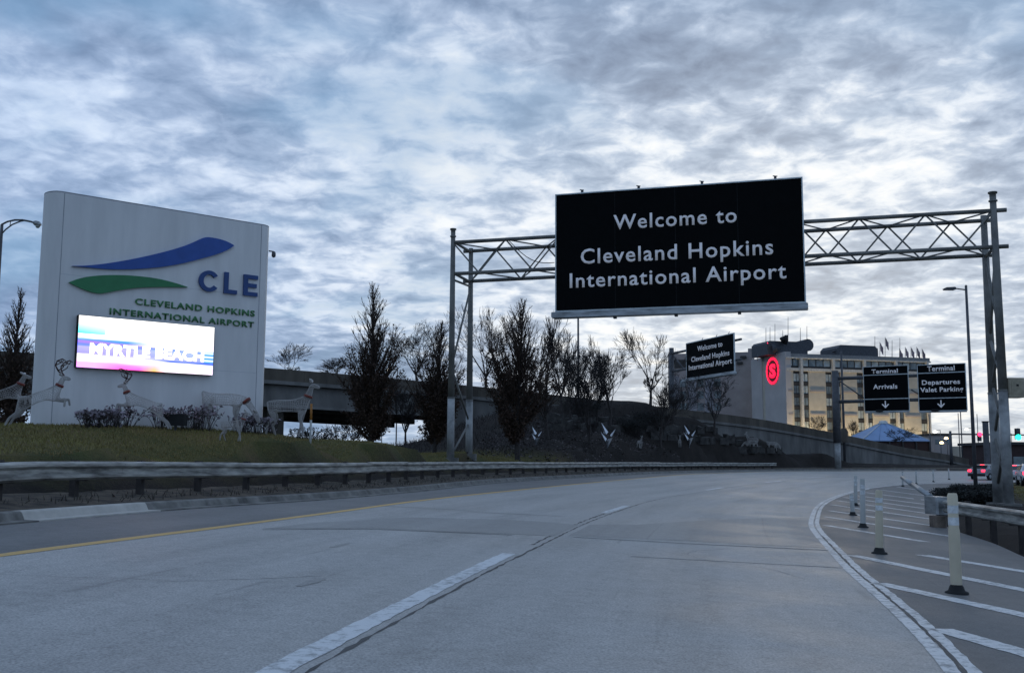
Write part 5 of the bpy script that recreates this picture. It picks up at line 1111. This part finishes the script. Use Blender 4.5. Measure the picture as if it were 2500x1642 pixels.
def deer(label, base, pose, face=1, sc_=1.0, antlers=False, yaw=0.0, group='wire reindeer by the monument sign', collar=True):
    me, J = DM[pose]; o = thing('wire_reindeer', label, 'reindeer figure', base, group, rz=(0 if face > 0 else math.pi) + yaw); o.scale = (sc_,) * 3
    obj('body', me, o)
    a, c = np.array(J['neck1'][:3]), np.array(J['neck2'][:3]); m_ = a * .75 + c * .25; d_ = (c - a) / np.linalg.norm(c - a)
    if collar: MB().tube(m_ - d_ * .035, m_ + d_ * .035, .135, .125, 12).build('collar', MT['red'], o, True)
    hh = np.array(J['head'][:3])
    for k_ in ('earl', 'earr'):
        e = np.array(J[k_][:3]); MB().path([hh + (e - hh) * .35, hh + (e - hh) * .7, e], [.025, .05, .008], 6).build('ear', MT['wire'], o, True)
    if antlers:
        h = np.array(J['head'][:3])
        for sg in (1, -1):
            P = [h + np.array(q) * [1, sg, 1] for q in ((-.02, .05, .06), (-.14, .12, .20), (-.20, .20, .36), (-.12, .26, .50), (.04, .27, .56), (.14, .25, .50))]
            mb = MB().path(P, [.024, .024, .022, .02, .018, .012], 6)
            for i, t_ in ((1, (.16, .02, .10)), (2, (.17, .02, .08)), (3, (.16, 0, -.06))): mb.path([P[i], P[i] + np.array(t_) * [1, sg, 1], P[i] + np.array(t_) * [1.25, sg, 1] + [0, 0, .10]], [.018, .016, .01], 6)
            mb.build('antler', MT['antler'], o, True)
    return o
deer('wire reindeer half cut off by the left picture edge', foot(-6, 24.8), 'leap', 1, .74, False)
deer('leaping wire reindeer with dark antlers at the left end of the monument sign', foot(88, 24.6), 'leap', 1, .76, True)
deer('antlered wire reindeer facing left, below the lit screen', foot(345, 26.2), 'leap', -1, .72, True)
deer('wire doe grazing with head down near the right end of the sign', foot(540, 28.6), 'graze', 1, .98)
deer('small wire fawn standing low under the grazing doe', foot(565, 26.6), 'stand', 1, .50)
deer('tall standing wire doe right of the monument sign', foot(700, 30.0), 'stand', 1, 1.02)
for lb, px, py, pose, f_, s_, yw in (('small pale wire figure on the slope right of the tallest sculpture', 1562, 1097, 'stand', 1, .62, -1.3), ('small pale wire figure left of the second sculpture', 1660, 1097, 'stand', 1, .62, -1.7),
                                ('wire deer at the back of the group on the stone slab', 1838, 1096, 'stand', -1, 1.0, .2), ('front left wire deer of the group on the stone slab', 1832, 1101, 'graze', -1, .9, 0), ('right wire deer of the group on the stone slab', 1885, 1101, 'graze', 1, .9, .1)):
    deer(lb, foot_y(px, py, 40), pose, f_, s_, False, yw, 'wire figures on the slope', False)

# ------------------------------------------------------------------ steel sculptures
def sculpture(label, px, py, hgt, flip=1, m='sculpt', d0=40):
    b_ = foot_y(px, py, d0); o = thing('steel_sculpture', label, 'sculpture', b_, 'folded steel sculptures'); k_ = hgt / 395
    for tip, l_, r_, rd in (((-90, 395), (-62, 235), (15, 250), (-22, 215)), ((125, 300), (42, 205), (78, 190), (52, 178)), ((-100, 255), (-50, 118), (-10, 150), (-34, 105)), ((0, 0), (-22, 118), (78, 165), (20, 150))):
        P = [np.array([q[0] * flip * k_, 0, q[1] * k_]) for q in (tip, l_, rd, r_)]; P[2] = P[2] + np.array([0, -.16 * hgt, 0]); V = P + [p_ + np.array([0, .025, 0]) for p_ in P]
        MB().add(V, [(0, 1, 2), (0, 2, 3), (4, 6, 5), (4, 7, 6), (0, 4, 5, 1), (1, 5, 6, 2), (2, 6, 7, 3), (3, 7, 4, 0)]).build('blade', MT[m], o, True)
    MB().lathe((0, 0, -.2), [(.05, 0), (.05, .45)], 8).build('stem', MT['polegrey'], o, True); return o
def sc_h(px, yb_, yt): b_ = foot_y(px, yb_, 40); return (yb_ - yt) * b_[1] / F
sculpture('tallest folded steel blade sculpture left of centre on the slope', 1483, 1096, sc_h(1483, 1096, 1033))
sculpture('folded steel blade sculpture below the slanted welcome sign', 1683, 1092, sc_h(1683, 1092, 1040))
sculpture('folded steel blade sculpture beside the retaining wall', 2258, 1098, 1.0, d0=60) if False else None
sculpture('folded steel blade sculpture at the right end of the stone slab', 1940, 1094, sc_h(1940, 1094, 1058), d0=60)
sculpture('narrow steel blade sculpture beside the second pyramid tree trunk', 1309, 1086, sc_h(1309, 1086, 1042))
sculpture('blade sculpture with shade painted dark, standing behind the wire deer group', 1842, 1066, sc_h(1842, 1066, 1016), m='polegrey', d0=60)  # steel like the others, its shaded side put in as dark grey colour

# ------------------------------------------------------------------ stone terraces on the slope
def rough_stone(w_, dp, h_):
    V = []
    for z in (0, h_):
        for y in (-dp/2, dp/2):
            for x in (-w_/2, 0, w_/2): V.append((x + random.gauss(0, .05*w_), y + random.gauss(0, .07*dp), z + (random.gauss(0, .10*h_) if z else -.25)))
    return MB().add(V, [(0, 1, 7, 6), (1, 2, 8, 7), (4, 3, 9, 10), (5, 4, 10, 11), (2, 5, 11, 8), (3, 0, 6, 9), (6, 7, 10, 9), (7, 8, 11, 10)])
SM_ = [rough_stone(*q).mesh('stone', MT['stone']) for q in ((1.0, .7, .36), (.75, .6, .46), (1.3, .7, .32), (.6, .5, .4))]
for lb, pts, n_ in (('upper row of rough stones on the dark slope', (1335, 1028, 1600, 1030), 13), ('middle row of rough stones on the dark slope', (1360, 1046, 1650, 1054), 14), ('right upper row of rough stones below the ramp wall', (1690, 1050, 1905, 1062), 13), ('lower row of rough stones behind the second sculpture', (1600, 1068, 1800, 1082), 11), ('stone slab row under the wire deer group', (1800, 1102, 1960, 1108), 9)):
    c = foot_y((pts[0] + pts[2]) / 2, (pts[1] + pts[3]) / 2, 45); o = thing('stone_terrace', lb, 'stone wall', c, 'stone terraces on the slope')
    for i in range(n_):
        k_ = (i + random.uniform(-.2, .2)) / (n_ - 1); p = foot_y(pts[0] + (pts[2] - pts[0]) * k_, pts[1] + (pts[3] - pts[1]) * k_ + random.uniform(-2, 2), 45)
        s_ = obj('stone', SM_[i % 4], o); s_.location = tuple(p - c); s_.rotation_euler = (0, 0, random.uniform(.2, .7)); q = random.uniform(.8, 1.25); s_.scale = (q, q, q)
# ------------------------------------------------------------------ pavilion
PD = 168.0; pa, pb, pc = at(2104, 1074, PD), at(2273, 1076, PD), at(2187, 1028, PD)
cx, hw_, zev, zap = (pa[0] + pb[0]) / 2, (pb[0] - pa[0]) / 2, (pa[2] + pb[2]) / 2, pc[2]
pv_ = thing('pavilion', 'pavilion with blue grey pyramid roof in front of the hotel', 'building', (cx, PD + hw_, 0))
cn = [(-hw_, 0), (hw_, 0), (hw_, 2*hw_), (-hw_, 2*hw_)]; tp_ = .09 * hw_
for i in range(4):
    (x0_, y0_), (x1_, y1_) = cn[i], cn[(i+1) % 4]; tc_ = lambda x, y: (cx + math.copysign(tp_, x), PD + hw_ + math.copysign(tp_, y - hw_), zap - .15)
    m0 = ((cx + (x0_ + x1_)/2, PD + (y0_ + y1_)/2, zev - .1)); V = [(cx + x0_, PD + y0_, zev), (cx + x1_, PD + y1_, zev), tc_(x1_, y1_), tc_(x0_, y0_)]
    MB().add(V + [(a, b__, z - .12) for a, b__, z in V], [(0, 1, 2, 3), (7, 6, 5, 4), (0, 4, 5, 1), (2, 6, 7, 3)]).build('roof_panel', MT['tent'], pv_)
for i in range(4):
    x_, y_ = cn[i]; MB().tube((cx + x_, PD + y_, zev + .03), (cx + math.copysign(tp_, x_), PD + hw_ + math.copysign(tp_, y_ - hw_), zap - .12), .09, .07, 6).build('ridge', MT['frame'], pv_)
for k_ in (-.5, 0, .5): MB().tube((cx + hw_ * k_, PD - .02, zev + .03), (cx + tp_ * k_ * 2, PD + hw_ - tp_, zap - .13), .05, .04, 5).build('seam', MT['tent'], pv_)
MB().lathe((cx, PD + hw_, zap - .2), [(tp_ * 1.5, 0), (tp_ * 1.4, .4), (tp_ * .6, .55)], 10).build('roof_cap', MT['frame'], pv_)
MB().box(cx - hw_ * .98, cx + hw_ * .98, PD + .3, PD + 2 * hw_ - .3, -1, zev - .13).build('wall', MT['maroon'], pv_)
for k_ in range(6): MB().box(cx + hw_ * (-.97 + 1.94 * k_ / 5) - .12, cx + hw_ * (-.97 + 1.94 * k_ / 5) + .12, PD + .02, PD + .28, -1, zev - .14).build('post', MT['hoteldark'], pv_)
# ------------------------------------------------------------------ right side: side road, cars, signals, low building
SR = spline([(31.5, 56, 0), (34.5, 66, 0), (39.5, 78, 0), (48, 90.5, 0), (60, 99.5, 0), (76, 108, 0), (96, 117, 0)], 60)[:, :2]
A_, B__ = off(SR, -.6), off(SR, -8.2); V = []
for j in range(9):
    P = A_ * (1 - j/8) + B__ * (j/8); V.append(np.c_[P, [surf(x, y) + .06 for x, y in P]])
I = np.arange(9 * 60).reshape(9, 60); o = npobj('side_road', np.array(V).reshape(-1, 3), np.stack([I[1:, :-1], I[1:, 1:], I[:-1, 1:], I[:-1, :-1]], -1).reshape(-1, 4), MT['tarmac'], None, True); struct(o)
o.data.uv_layers.new(name='UVMap')
def car(label, base, yaw, m, lit=True):
    o = thing('car', label, 'car', base, 'cars queuing at the far right', yaw)        # nose along +y
    prof = [(-2.2, .38), (-2.25, .62), (-2.15, .98), (-1.75, 1.05), (-1.15, 1.40), (-.35, 1.47), (.35, 1.42), (1.05, 1.02), (1.9, .90), (2.2, .66), (2.2, .36)]
    V = []; 
    for sx, (k0) in ((-1, 0), (1, 0)):
        for y, z in prof:
            wd = .90 if z < 1.06 else .90 - (z - 1.0) * .52; wd -= .10 * max(0, abs(y) - 1.8); V.append((sx * wd, y, z))
    n_ = len(prof); bd = MB().add(V, [tuple(range(n_)), tuple(range(2*n_-1, n_-1, -1))] + [(i, n_+i, n_+(i+1) % n_, (i+1) % n_) for i in range(n_)]).build('body', m, o, True)
    md = bd.modifiers.new('bevel', 'BEVEL'); md.width = .05; md.segments = 2; md.limit_method = 'ANGLE'
    MB().add([(-.72, -1.70, 1.10), (.72, -1.70, 1.10), (.58, -1.20, 1.38), (-.58, -1.20, 1.38)], [(0, 1, 2, 3)]).add([(-.70, -1.715, 1.115), (.70, -1.715, 1.115), (.57, -1.215, 1.39), (-.57, -1.215, 1.39)], [(0, 1, 2, 3)]).build('rear_window', MT['carglass'], bd, True)
    for sx in (-1, 1):
        MB().add([(sx * .905, -1.35, 1.10), (sx * .905, .85, 1.10), (sx * .735, .30, 1.385), (sx * .735, -.95, 1.385)], [(0, 1, 2, 3)]).build('side_window', MT['carglass'], bd, True)
        MB().bevel_box(-.16 + sx * .68, .16 + sx * .68, -2.27, -2.1, .78, .95, .03).build('tail_light', MT['tail'] if lit else MT['red'], o, True)
        for y in (-1.38, 1.38):
            wl = MB().tube((sx * .70, y, .33), (sx * .90, y, .33), .33, .33, 18).build('wheel', MT['rubber'], o, True); MB().tube((sx * .885, y, .33), (sx * .91, y, .33), .20, .18, 10).build('rim', MT['galv'], wl, True)
    MB().box(-.22, .22, -2.275, -2.24, .60, .74).build('number_plate', MT['frame'], o, True); MB().bevel_box(-.86, .86, -2.29, -2.15, .34, .56, .04).build('bumper', MT['rubber'], o, True)
    if lit: MB().box(-.2, .2, -1.16, -1.12, 1.40, 1.43).build('brake_light', MT['tail'], o, True)
    return o
def on(px, d): b_ = foot(px, d); b_[2] += .065; return b_
car('white car with lit red tail lights right of the gantry leg', on(2468, 78), -.35, MT['carwhite'])
car('white car with lit tail lights cut off by the right picture edge', on(2518, 70), -.35, MT['carwhite'])
P = foot(2412, 99); P[2] = hk(P[0], P[1]) + .004
car('silver car far along the road left of the gantry leg', P, -.95, MT['cargrey'])
wv = ovp(s_px(2332)); P = at(2337, 1112, 150)
P = np.array([P[0], P[1], P[2]])
sig = thing('traffic_signal', 'far traffic signal mast arm with red and green lights', 'traffic light', foot(2322, 135))
b_ = foot(2322, 135); za = at(2322, 1059, 135)[2]
MB().tube((b_[0], b_[1], b_[2] - .2), (b_[0], b_[1], za + .4), .22, .15, 10).build('pole', MT['polegrey'], sig); MB().tube((b_[0], b_[1], za), at(2560, 1062, 131), .11, .07, 8).build('mast_arm', MT['polegrey'], sig)
for px, py, d, m, s_ in ((2392, 1060, 133.5, 'sigred', 1.0), (2486, 1067, 132, 'siggreen', 1.35)):
    c = at(px, py, d); dz = .34 * s_; up_ = 0 if m == 'sigred' else 2
    hd = MB().bevel_box(-.24 * s_, .24 * s_, 0, .3, -dz * (2.5 - up_), dz * (.5 + up_), .04, (c, (1, 0, 0), (0, 1, 0), (0, 0, 1))).build('signal_head', MT['rubber'], sig)
    for j in range(3):
        z = c[2] + dz * (up_ - j); lit = (j == 0 and m == 'sigred') or (j == 2 and m == 'siggreen')
        MB().tube((c[0], c[1] - .04, z), (c[0], c[1] - .002, z), .19 * s_ * (1.5 if lit else 1), .2 * s_, 12).build('lens', MT[m] if lit else MT['roofbox'], hd)
dp = foot(2409, 120); o = thing('sign_post', 'dark upright post sign back just left of the gantry leg', 'sign post', dp); zt_ = at(2409, 1030, 120)[2]
MB().bevel_box(-.3, .3, -.2, .2, -.3, zt_ - dp[2], .06).build('post', MT['polegrey'], o, True); MB().box(-.34, .34, -.24, .24, zt_ - dp[2], zt_ - dp[2] + .12).build('cap', MT['rubber'], o, True)
fb = at(2440, 1135, 145); fz = at(2440, 1078, 145)[2]; o = thing('low_building', 'low dark maroon building at the far right edge', 'building', (fb[0], 145, 0))
MB().box(0, 30, 0, 12, -.5, fz - .4).build('wall', MT['maroon'], o, True); MB().box(-.4, 30.4, -.4, 12.4, fz - .398, fz).build('roof', MT['hoteldark'], o, True)
for k_ in range(7): MB().box(2 + k_ * 4, 4.4 + k_ * 4, -.05, -.002, .8, 2.2).build('window', MT['glass'], o, True)
fb = at(2278, 1060, 210); fz2 = at(2278, 1062, 210)[2]; o = thing('far_building', 'small pale far building between the hotel and the traffic signal', 'building', (fb[0], 210, 0))
MB().box(0, 3.6, 0, 10, -.5, fz2).build('wall', MT['hotelwing'], o, True); MB().box(3.61, 9, 1, 10, -.5, fz2 - 2.2).build('wall', MT['hotel'], o, True); MB().box(-.2, 3.8, -.2, 10.2, fz2 + .002, fz2 + .4).build('roof', MT['hoteldark'], o, True)
for k_ in range(3): MB().box(.4 + k_ * 1.1, 1.1 + k_ * 1.1, -.05, -.002, fz2 - 1.8, fz2 - .8).build('window', MT['glass'], o, True)
# white vehicle on the far end of the ramp
vp = at(2334, 1113, 215); o = thing('van', 'white van parked far beyond the low end of the ramp', 'van', (vp[0], vp[1], float(surf(vp[0], vp[1]))), rz=-.9)
bd = MB().prism([(-2.4, .35), (-2.4, 1.9), (1.0, 1.95), (1.7, 1.25), (2.4, 1.05), (2.45, .35)], -.9, .9, ((0, 0, 0), (0, 1, 0), (0, 0, 1), (1, 0, 0))).build('body', MT['carwhite'], o, True)
for sx in (-1, 1):
    MB().prism([(-1.9, 1.25), (-1.9, 1.75), (.9, 1.78), (1.4, 1.25)], .902 * sx, .91 * sx, ((0, 0, 0), (0, 1, 0), (0, 0, 1), (1, 0, 0))).build('side_window', MT['carglass'], bd, True)
    for y in (-1.5, 1.5): MB().tube((sx * .7, y, .33), (sx * .93, y, .33), .33, .33, 14).build('wheel', MT['rubber'], o, True)

# ------------------------------------------------------------------ planting in front of the sign
def stem_shrub(label, base, h_, w_, n_, m, seed, name='dry_shrub', group=None, leafy=0):
    rg = random.Random(seed); ng = np.random.default_rng(seed); S = []; T_ = []
    for _ in range(n_):
        a = rg.uniform(0, 2*math.pi); r = rg.random() ** .6 * w_ / 2; p = np.array([math.cos(a) * r * .5, math.sin(a) * r * .5, -.05]); e = np.array([math.cos(a) * r, math.sin(a) * r, h_ * rg.uniform(.55, 1)]); m_ = (p + e) / 2 + [0, 0, h_ * .08]
        S += [(*p, *m_, .010, .008), (*m_, *e, .008, .005)]
        for _ in range(4): v = np.array([rg.gauss(0, .07), rg.gauss(0, .07), rg.uniform(.02, .14)]); S.append((*e, *(e + v), .006, .004)); T_.append(e + v)
        for _ in range(leafy): T_.append(m_ + (e - m_) * rg.random() + np.array([rg.gauss(0, .06) for _ in range(3)]))
    o = thing(name, label, 'shrub', base, group); V, Fs = segs_np(S, 3); obj('stems', mesh_np('stems', V, Fs, MT['twig'] if leafy else m), o)
    V, Fs = quads_np(np.array(T_), .035 if not leafy else .05, ng); obj('foliage', mesh_np('foliage', V, Fs, m), o); return o
for i, (px, d, h_, w_) in enumerate(((215, 25.6, .42, .6), (240, 25.7, .40, .6), (268, 25.9, .45, .7), (298, 26.6, .5, .9), (392, 27.2, .6, .9), (462, 27.7, .66, .9), (490, 28.0, .7, 1.0), (590, 28.8, .55, .8), (622, 29.0, .5, .8), (652, 30.8, .5, .8))):
    h_ *= .82; stem_shrub(['leftmost small dry shrub before the monument sign', 'small dry shrub second from the left before the sign', 'small dry shrub third from the left before the sign', 'dry shrub beside the leaping antlered reindeer facing left', 'dry shrub left of the black light box', 'dry shrub right of the black light box', 'tallest dry shrub behind the grazing doe', 'dry shrub under the grazing doe neck', 'dry shrub at the right end of the monument sign', 'dry shrub just past the right end of the sign by the standing doe'][i], foot(px, d), h_, w_, 30, MT['shrub'], 300 + i, group='dry shrubs before the monument sign', leafy=1)
lb_ = foot(426, 27.2); o = thing('light_box', 'black floodlight box among the dry shrubs below the screen', 'floodlight', lb_); MB().bevel_box(-.28, .28, -.14, .14, .12, .42, .03).build('housing', MT['rubber'], o, True); MB().box(-.03, .03, -.03, .03, -.1, .12).build('stake', MT['polegrey'], o, True); MB().box(-.24, .24, .141, .15, .16, .38).build('glass', MT['glass'], o, True)
for i, (px, d, h_, w_) in enumerate(((2352, 46, .42, 3.0), (2385, 52, .45, 3.0), (2340, 55, .4, 2.6), (2403, 41, .35, 1.5))):
    stem_shrub(['low dark bush behind the right guardrail end', 'low dark bush at the foot of the right street lamp', 'low dark bush left of the right street lamp', 'small dark bush beside the right gantry leg'][i], foot(px, d), h_, w_, 260, MT['darkbush'], 330 + i, 'evergreen_bush', 'dark bushes at the gore end', 9)
for i, (px, d, h_, w_) in enumerate(((770, 62, 1.7, 3.4), (690, 64, 1.4, 3.0), (1585, 90, 1.2, 3.0), (1545, 86, 1.4, 3.0), (1420, 84, 1.4, 4.0))):
    stem_shrub(['dark bush in the shade under the overpass right of the doe', 'dark bush under the overpass behind the standing doe', 'dark bush on the hilltop at the tall bare tree', 'dark bush on the hill left of the tall bare tree', 'dark bush on the hill at the thin mast'][i], foot(px, d), h_, w_, 200, MT['darkbush'], 350 + i, 'evergreen_bush', 'dark bushes on the hill', 7)

# ------------------------------------------------------------------ uncountable stuff: grass, litter, brush, far woods
def stuff(o, label, cat): tag(o, label, cat); o['kind'] = 'stuff'; return o
def scatter(n_, x0_, x1_, y0_, y1_, cond):
    X = rng.uniform(x0_, x1_, n_); Y = rng.uniform(y0_, y1_, n_); k_ = cond(X, Y); X, Y = X[k_], Y[k_]; return np.c_[X, Y, surf(X, Y)]
def gmask(X, Y): 
    i = np.clip(np.searchsorted(gx, X), 0, nx - 1); j = np.clip(np.searchsorted(gy, Y), 0, ny - 1); return gm[j, i]
def blades(P, h_, wd):
    m = len(P); a = rng.uniform(0, 2*math.pi, m); w_ = np.c_[np.cos(a), np.sin(a), np.zeros(m)] * wd; tip = P + np.c_[rng.normal(0, .5, m) * h_, rng.normal(0, .5, m) * h_, np.full(m, 1.0) * h_] * rng.uniform(.4, 1.1, (m, 1))
    return np.stack([P - w_ - [0, 0, .01], P + w_ - [0, 0, .01], tip], 1).reshape(-1, 3), np.arange(m * 3).reshape(m, 3)
cond = lambda X, Y: (sdist(X, Y, KERB) > 2.5) & (gmask(X, Y) > rng.random(len(X)) * .8 + .1) & (X > -.58 * Y - 1)
P = scatter(380000, -22, 6, 12, 62, cond); V, Fs = blades(P, .075, .012); stuff(npobj('grass', V, Fs, MT['blade']), 'short winter grass on the mound under the monument sign', 'grass')
cond2 = lambda X, Y: (sdist(X, Y, GORE) < -1.8) & (gmask(X, Y) > .4) & (X < .56 * Y)
P = scatter(70000, 10, 40, 18, 70, cond2); V, Fs = blades(P, .09, .014); stuff(npobj('grass', V, Fs, MT['blade']), 'rough grass at the right picture edge behind the guardrail', 'grass')
cond3 = lambda X, Y: (sdist(X, Y, KERB) > 2.2) & (sdist(X, Y, KERB) < 9) & (gmask(X, Y) < .6)
P = scatter(26000, -2, 30, 42, 88, cond3); V, Fs = quads_np(P + [0, 0, .05], .09, rng, .4); stuff(npobj('leaf_litter', V, Fs, MT['litter']), 'dry leaves and stone chips along the foot of the slope', 'leaf litter')
cond4 = lambda X, Y: (sdist(X, Y, KERB) > 5) & (gmask(X, Y) < .4) & (Y < 64 + X * .95 + 18)
P = scatter(60000, -10, 44, 50, 116, cond4); V, Fs = blades(P, .38, .02); stuff(npobj('dry_brush', V, Fs, MT['twig']), 'thin dry brush covering the dark slope', 'brush')
vd = lambda X, Y: (sdist(X, Y, KERB) > .3) & (sdist(X, Y, KERB) < 2.6)
P = scatter(22000, -12, 12, 10, 70, vd); P[:, 2] = hroad(P[:, 0], P[:, 1]) + .14; V, Fs = blades(P, .12, .012); stuff(npobj('verge_weeds', V, Fs, mat('dry verge weeds', (.075, .062, .045), .9, var=.4)), 'short dry weeds under the left guardrail', 'weeds')
Q = []
for a in np.arange(-.62, .62, .0022):
    d = 420 + 60 * math.sin(a * 23) + 30 * math.sin(a * 61); x, y = d * math.tan(a), d
    if -.24 < a < -.04: continue
    hh = 5.5 + 2.5 * math.sin(a * 90) * math.sin(a * 37 + 1) + random.uniform(-1, 1)
    m = 26; Q.append(np.c_[rng.normal(x, 2.0, m), rng.normal(y, 4, m), rng.random(m) ** .8 * hh])
Q = np.vstack(Q); V, Fs = quads_np(Q, .9, rng); stuff(npobj('far_woods', V, Fs, MT['twig']), 'dark low line of far woods on the horizon', 'woods')
